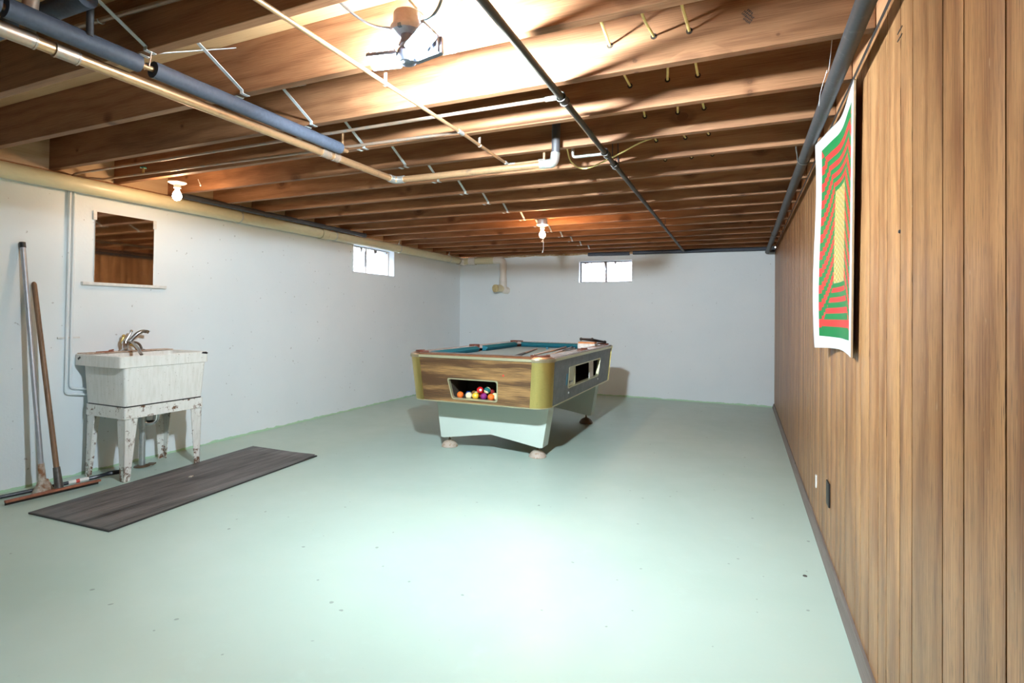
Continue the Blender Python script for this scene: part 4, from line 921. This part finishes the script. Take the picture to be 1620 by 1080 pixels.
# stand apron and legs
ax0, ax1, ay0, ay1 = SX0 + 0.072, SX1 - 0.014, SY0 + 0.042, SY1 - 0.030
m = MB(); m.ring(rloop(ax0, ax1, ay0, ay1, 0.446, 0.008, 2), rloop(ax0 + 0.006, ax1 - 0.006, ay0 + 0.006, ay1 - 0.006, 0.446, 0.008, 2), (0, 0, 0.079)); ap = sp(m, 'stand_apron', 'enamel_stand', False)
m = MB(); m.prism(rloop(ax0 + 0.008, ax1 - 0.008, ay0 + 0.008, ay1 - 0.008, 0.515, 0.008, 2), (0, 0, 0), (0, 0, 0.022)); sp(m, 'seam_insert', 'black_plastic', False)  # black insert added for the shaded gap between basin and stand
for (cx, cy, dx, dy) in ((ax1, ay0, -1, 1), (ax1, ay1, -1, -1), (ax0, ay0, 1, 1), (ax0, ay1, 1, -1)):
    wt, wb = 0.088, 0.042; t_ = 0.005; m = MB()
    cx += dx * 0.006; cy += dy * 0.006; bx_, by_ = (cx + dx * 0.048 if dx < 0 else cx - dx * 0.012), cy + (0.028 if dx < 0 else 0.0)
    # angle-iron leg: two tapering flanges
    m.hexa([(bx_, by_, 0), (bx_ + dx * wb, by_, 0), (bx_ + dx * wb, by_ + dy * t_, 0), (bx_, by_ + dy * t_, 0), (cx, cy, 0.47), (cx + dx * wt, cy, 0.47), (cx + dx * wt, cy + dy * t_, 0.47), (cx, cy + dy * t_, 0.47)])
    m.hexa([(bx_, by_, 0), (bx_, by_ + dy * wb, 0), (bx_ + dx * t_, by_ + dy * wb, 0), (bx_ + dx * t_, by_, 0), (cx, cy, 0.47), (cx, cy + dy * wt, 0.47), (cx + dx * t_, cy + dy * wt, 0.47), (cx + dx * t_, cy, 0.47)])
    sp(m, 'leg', 'enamel_leg', False)
# drain and trap
m = MB(); m.tube([(-4.24, 2.645, 0.012), (-4.24, 2.645, 0.30)], 0.021, 16); m.tube([(-4.24, 2.645, 0.29), (-4.24, 2.645, 0.43)], 0.024, 16); dr = sp(m, 'drain_pipe', 'galvanised')
m = MB(); m.lathe([(0.0001, 0.0), (0.055, 0.002), (0.05, 0.008), (0.024, 0.014), (0.0001, 0.014)], 18, (-4.24, 2.645, 0.0)); m.obox((-4.20, 2.69, 0.015), (0.05, 0.05, 0.008), Matrix.Rotation(0.6, 3, 'Z')); sp(m, 'floor_flange', 'foot_dark')
m = MB(); m.tube(fillet([(-4.20, 2.72, 0.54), (-4.20, 2.72, 0.33), (-4.24, 2.65, 0.33), (-4.24, 2.645, 0.44)], 0.055, 8), 0.021, 14); sp(m, 'trap', 'chrome')
m = MB(); m.lathe([(0.024, 0), (0.030, 0.002), (0.030, 0.026), (0.024, 0.028)], 10, (-4.20, 2.72, 0.40)); sp(m, 'trap_nut', 'tin_dark')
# faucet
fb = Vector((-4.33, 2.56, 0.888))
m = MB(); m.lathe([(0.0001, 0), (0.036, 0), (0.036, 0.008), (0.022, 0.016), (0.02, 0.05), (0.026, 0.062), (0.022, 0.078), (0.0001, 0.085)], 20, fb); fc = sp(m, 'faucet_body', 'chrome')
def fpart(nm, mm, mat): o = mm.build(nm, mat, None); o.parent = fc; return o
m = MB(); m.tube(catmull([fb + Vector((0, 0.005, 0.05)), fb + Vector((0.015, 0.03, 0.085)), fb + Vector((0.03, 0.065, 0.13)), fb + Vector((0.04, 0.098, 0.150)), fb + Vector((0.045, 0.125, 0.148))], 6), [0.017] * 6 + [0.015] * 12 + [0.013] * 7, 14); fpart('spout', m, 'chrome_dull')
m = MB(); m.tube([fb + Vector((0.045, 0.122, 0.150)), fb + Vector((0.047, 0.140, 0.144))], 0.014, 14); fpart('aerator', m, 'chrome')
m = MB(); m.tube([fb + Vector((0, 0.0, 0.075)), fb + Vector((0.005, 0.02, 0.11)), fb + Vector((0.008, 0.035, 0.148))], [0.011, 0.008, 0.007], 10); m.sphere(fb + Vector((0.008, 0.036, 0.153)), 0.012, 12, 8); fpart('lever', m, 'chrome')
m = MB(); m.tube(catmull([fb + Vector((0.02, 0.01, 0.075)), fb + Vector((0.10, -0.01, 0.07)), fb + Vector((0.22, -0.04, 0.03)), fb + Vector((0.28, -0.06, 0.0)), fb + Vector((0.30, -0.065, -0.01))], 6), [0.012] * 25, 10, flat=0.55); fpart('side_handle', m, 'chrome_dull')
m = MB(); m.tube(catmull([fb + Vector((0.0, 0.02, 0.06)), fb + Vector((0.0, 0.07, 0.066)), fb + Vector((0.0, 0.105, 0.045)), fb + Vector((0.0, 0.125, 0.0))], 6), 0.009, 10); m.lathe([(0.0001, 0), (0.024, 0), (0.018, 0.01), (0.0001, 0.012)], 14, fb + Vector((0, 0.125, 0))); fpart('supply_arm', m, 'chrome_dull')
m = MB(); m.tube(catmull([fb + Vector((-0.02, 0.0, 0.03)), fb + Vector((-0.025, -0.015, 0.07)), fb + Vector((-0.022, 0.0, 0.105))], 5), 0.008, 10); m.sphere(fb + Vector((-0.022, 0.0, 0.115)), 0.013, 10, 6); m.tube(catmull([fb + Vector((-0.02, 0.03, 0.05)), fb + Vector((-0.02, 0.07, 0.04)), fb + Vector((-0.02, 0.10, 0.004))], 5), 0.008, 10); fpart('rear_arm', m, 'brass')  # brass-coloured arms repeating the faucet shapes behind it
m = MB(); m.obox((-4.33, 2.42, 0.893), (0.05, 0.10, 0.006), Matrix.Rotation(0.2, 3, 'Z'), 0.001); m.tube([(-4.30, 2.43, 0.90), (-4.30, 2.46, 0.905)], 0.006, 8); tag(m.build('metal_scrap', 'rust_red', loc=(-4.33, 2.42, 0.89)), 'rusty metal bits on the sink ledge left of faucet', 'scrap')

# ================================================================== MIRROR AND SHELF
mz0, mz1, my0, my1 = 1.407, 1.932, 2.383, 2.812
t = thing('wall_mirror', 'small frameless mirror on the left wall above the sink', 'mirror', (XL + 0.006, 2.6, mz0))
m = MB(); m.box((XL + 0.004, my0, mz0), (XL + 0.009, my1, mz1), 0.001); sub(t, 'mirror_glass', m, 'mirror_glass', False)
for (yy, zz) in ((my0 - 0.004, mz1 - 0.03), (my1 + 0.006, mz1 - 0.035)):
    m = MB(); m.box((XL, yy - 0.012, zz - 0.032), (XL + 0.014, yy + 0.012, zz + 0.036), 0.002); sub(t, 'clip', m, 'white_paint')
m = MB(); m.box((XL, 2.298, 1.383), (XL + 0.03, 2.912, 1.406), 0.003); tag(m.build('mirror_ledge', 'white_paint', loc=(XL, 2.6, 1.39)), 'thin white wooden ledge under the wall mirror', 'shelf')

# ================================================================== POLES, BAR, MAT
# aluminium pole with a rusty scraper foot
a, b = Vector((-4.192, 1.992, 0.02)), Vector((XL + 0.022, 1.944, 1.645)); d = b - a
t = thing('scraper_pole', 'tall silver aluminium pole with black cap and rusty scraper foot', 'pole', tuple(a))
def seg(nm, k0, k1, r0, r1, mat): m = MB(); m.tube([d * k0, d * k1], [r0, r1], 16); return m.build(nm, mat, t)
seg('shaft', 0.085, 0.985, 0.0145, 0.0145, 'aluminium'); seg('cap', 0.978, 1.0, 0.017, 0.0165, 'black_plastic'); seg('socket', 0.035, 0.105, 0.021, 0.0175, 'rusty_white')
m = MB(); m.hexa([(-0.03, -0.055, -0.02), (0.035, -0.06, -0.02), (0.035, 0.055, -0.02), (-0.03, 0.055, -0.02), (-0.014, -0.02, 0.07), (0.016, -0.02, 0.07), (0.016, 0.022, 0.07), (-0.014, 0.022, 0.07)], 0.006); m.build('scraper_foot', 'rusty_white', t)
# squeegee with wooden handle
a, b = Vector((-4.10, 2.035, 0.03)), Vector((XL + 0.02, 2.012, 1.385)); d = b - a
t = thing('floor_squeegee', 'floor squeegee with worn wooden handle leaning beside the silver pole', 'squeegee', tuple(a))
m = MB(); m.tube([d * k for k in (0.05, 0.985, 0.995, 1.0)], [0.0155, 0.0145, 0.012, 0.006], 14); m.build('handle', 'handle_wood', t)
m = MB(); m.tube([d * 0.0, d * 0.10], [0.024, 0.019], 14); m.build('socket', 'tin_dark', t)
hx = Vector((-0.022 * 0 + 0.043, 0.494, 0)).normalized(); R = Matrix((hx, Vector((-hx.y, hx.x, 0)), Vector((0, 0, 1)))).transposed()
m = MB(); m.obox((0.022, -0.03, 0.0), (0.50, 0.030, 0.014), R, 0.003); m.build('blade_holder', 'rust_red', t)
m = MB(); m.obox((0.022 - 0.012, -0.03, -0.012), (0.49, 0.008, 0.026), R); m.build('rubber_blade', 'rubber_black', t)
# black bar on the floor against the wall
t = thing('wrecking_bar', 'long black steel bar with bent end and red white sticker on floor', 'bar', (-4.22, 2.0, 0.02))
path = [Vector(p) for p in ((-4.385, 0.95, 0.014), (-4.325, 1.55, 0.014), (-4.255, 2.0, 0.015), (-4.20, 2.27, 0.018), (-4.155, 2.36, 0.032), (-4.12, 2.43, 0.034))]
m = MB(); m.tube(catmull(path, 5), [0.012] * 15 + [0.013] * 5 + [0.016] * 6, 8, flat=1.0); sub(t, 'shaft', m, 'black_steel')
def bar_at(y): 
    for p, q in zip(path, path[1:]):
        if p.y <= y <= q.y: return p + (q - p) * ((y - p.y) / (q.y - p.y))
for (ya, yb, mt) in ((2.15, 2.19, 'paper_white'), (2.19, 2.21, 'label_red'), (2.21, 2.26, 'paper_white')):
    m = MB(); m.tube([bar_at(ya), bar_at(yb)], 0.0138, 8); sub(t, 'sticker', m, mt)
# rubber mat
t = thing('rubber_mat', 'long dark ribbed rubber mat lying on the green floor', 'mat', (-3.55, 2.6, 0))
c4 = [Vector((-3.835, 1.752, 0)), Vector((-3.135, 1.790, 0)), Vector((-3.252, 3.446, 0)), Vector((-3.985, 3.440, 0))]
def mp(s, u): return (c4[0] * (1 - s) + c4[1] * s) * (1 - u) + (c4[3] * (1 - s) + c4[2] * s) * u
m = MB(); m.prism([mp(0, 0), mp(1, 0), mp(1, 1), mp(0, 1)], (0, 0, 0.001), (0, 0, 0.010)); sub(t, 'mat_base', m, 'mat_edge', False)
m = MB(); ns = 28; nu = 24; e0, e1 = 0.012, 0.006; vs = []; fs = []
for i in range(ns * 4 + 1):
    s = e0 + (1 - 2 * e0) * i / (ns * 4); rib = 0.0028 if 0.08 < s < 0.92 and (i % 4) in (1, 2) else 0.0
    for j in range(nu + 1):
        u = e1 + (1 - 2 * e1) * j / nu; p = mp(s, u); rb = rib if 0.05 < u < 0.95 else 0
        vs.append((p.x, p.y, 0.0102 + rb + 0.012 * max(0, (u - 0.86) / 0.14) ** 2 * max(0, 2 * s - 1)))
for i in range(ns * 4):
    for j in range(nu): fs.append((i * (nu + 1) + j, (i + 1) * (nu + 1) + j, (i + 1) * (nu + 1) + j + 1, i * (nu + 1) + j + 1))
m.add(vs, fs); sub(t, 'ribbed_top', m, 'mat_rubber', False)
m = MB(); m.obox((-3.62, 2.60, 0.0165), (0.02, 0.035, 0.006), Matrix.Rotation(0.5, 3, 'Z'), 0.002); tag(m.build('debris_chip', 'rusty_white', loc=(-3.62, 2.60, 0.013)), 'small pale crumb of debris on the rubber mat', 'debris')

# ================================================================== POSTER AND WALL BITS
t = thing('poster', 'white bordered red and green geometric poster curling off the panelling', 'poster', (XR - 0.02, 2.6, 1.06))
top = [(2.225, .361), (2.36, .368), (2.616, .380), (2.764, .357), (3.004, .318)]
bot = [(2.300, .366), (2.45, .374), (2.65, .380), (2.82, .362), (2.992, .330)]
nu, nv = 24, 16
def interp(pr, s):
    P = catmull([(y, x, 0) for y, x in pr], 10); i = s * (len(P) - 1); k = min(int(i), len(P) - 2); return P[k] * (1 - (i - k)) + P[k + 1] * (i - k)
vs = []; 
for j in range(nv + 1):
    v = j / nv
    for i in range(nu + 1):
        s = i / nu; a, b = interp(bot, s), interp(top, s); p = a * (1 - v) + b * v
        wob = 0.010 * sin(v * 5.0 + 0.5) * max(0, s - 0.5) * 2
        vs.append(Vector((p.y - wob, p.x, 1.058 + 1.002 * v + (0.012 * sin(pi * s) if v < 0.01 else 0))))
fs = [(j * (nu + 1) + i, j * (nu + 1) + i + 1, (j + 1) * (nu + 1) + i + 1, (j + 1) * (nu + 1) + i) for j in range(nv) for i in range(nu)]
def sheet(nm, mat, off, thick):
    me = bpy.data.meshes.new(nm); N = len(vs); A = [p + Vector((off, 0, 0)) - t.location for p in vs]; B = [p + Vector((off + thick, 0, 0)) - t.location for p in vs]
    edge = [i for i in range(nu + 1)] + [j * (nu + 1) + nu for j in range(1, nv + 1)] + [nv * (nu + 1) + i for i in range(nu - 1, -1, -1)] + [j * (nu + 1) for j in range(nv - 1, 0, -1)]
    F = fs + [tuple(reversed([q + N for q in f])) for f in fs] + [(edge[k], edge[(k + 1) % len(edge)], edge[(k + 1) % len(edge)] + N, edge[k] + N) for k in range(len(edge))]
    me.from_pydata([tuple(p) for p in A + B], [], F); uvl = me.uv_layers.new(name='UVMap')
    for lp in me.loops:
        q = lp.vertex_index % N; uvl.data[lp.index].uv = ((q % (nu + 1)) / nu, (q // (nu + 1)) / nv)
    bm = bmesh.new(); bm.from_mesh(me); bmesh.ops.recalc_face_normals(bm, faces=bm.faces[:]); bm.to_mesh(me); bm.free()
    me.polygons.foreach_set('use_smooth', [True] * len(me.polygons)); me.set_sharp_from_angle(angle=radians(40)); me.materials.append(MATS[mat]); return link(nm, me, t)
sheet('print_sheet', 'poster_print', -0.0015, 0.0012); sheet('cardboard_backing', 'cardboard', 0.0, 0.006)
m = MB(); m.box((XR - 0.008, 2.985, 0.285), (XR, 3.07, 0.40), 0.002); t = tag(m.build('outlet_cover', 'black_plastic', loc=(XR, 3.03, 0.34)), 'dark outlet cover low on the wood panelling', 'outlet')
m = MB(); m.box((XR - 0.006, 3.49, 0.235), (XR, 3.515, 0.305), 0.001); tag(m.build('wall_tag', 'paper_white', loc=(XR, 3.5, 0.27)), 'tiny white tag low on panelling beyond the outlet', 'tag')
m = MB(); m.box((XR - 0.002, 1.728, 1.993), (XR + 0.001, 1.775, 1.996)); m.box((XR - 0.002, 1.728, 1.972), (XR + 0.001, 1.775, 1.975)); tag(m.build('staple', 'tin_dark', loc=(XR, 1.752, 1.985)), 'pair of old staples high on the panelling', 'staple')
m = MB(); m.lathe([(0.0001, 0), (0.006, 0), (0.004, 0.004), (0.0001, 0.005)], 10, (XR, 1.748, 1.44), (-1, 0, 0)); tag(m.build('plank_hole_mark', 'black_steel', loc=(XR, 1.748, 1.44)), 'dark dot for a hole in the panelling right of poster', 'nail')  # raised dark dot added in place of a hole in the board
m = MB(); m.lathe([(0.0001, 0), (0.010, 0.0), (0.008, 0.003), (0.0001, 0.004)], 10, (0.272, 2.84, 0)); tag(m.build('floor_pebble', 'tin_dark', loc=(0.272, 2.84, 0)), 'tiny grey chip on floor near the panelling', 'chip')
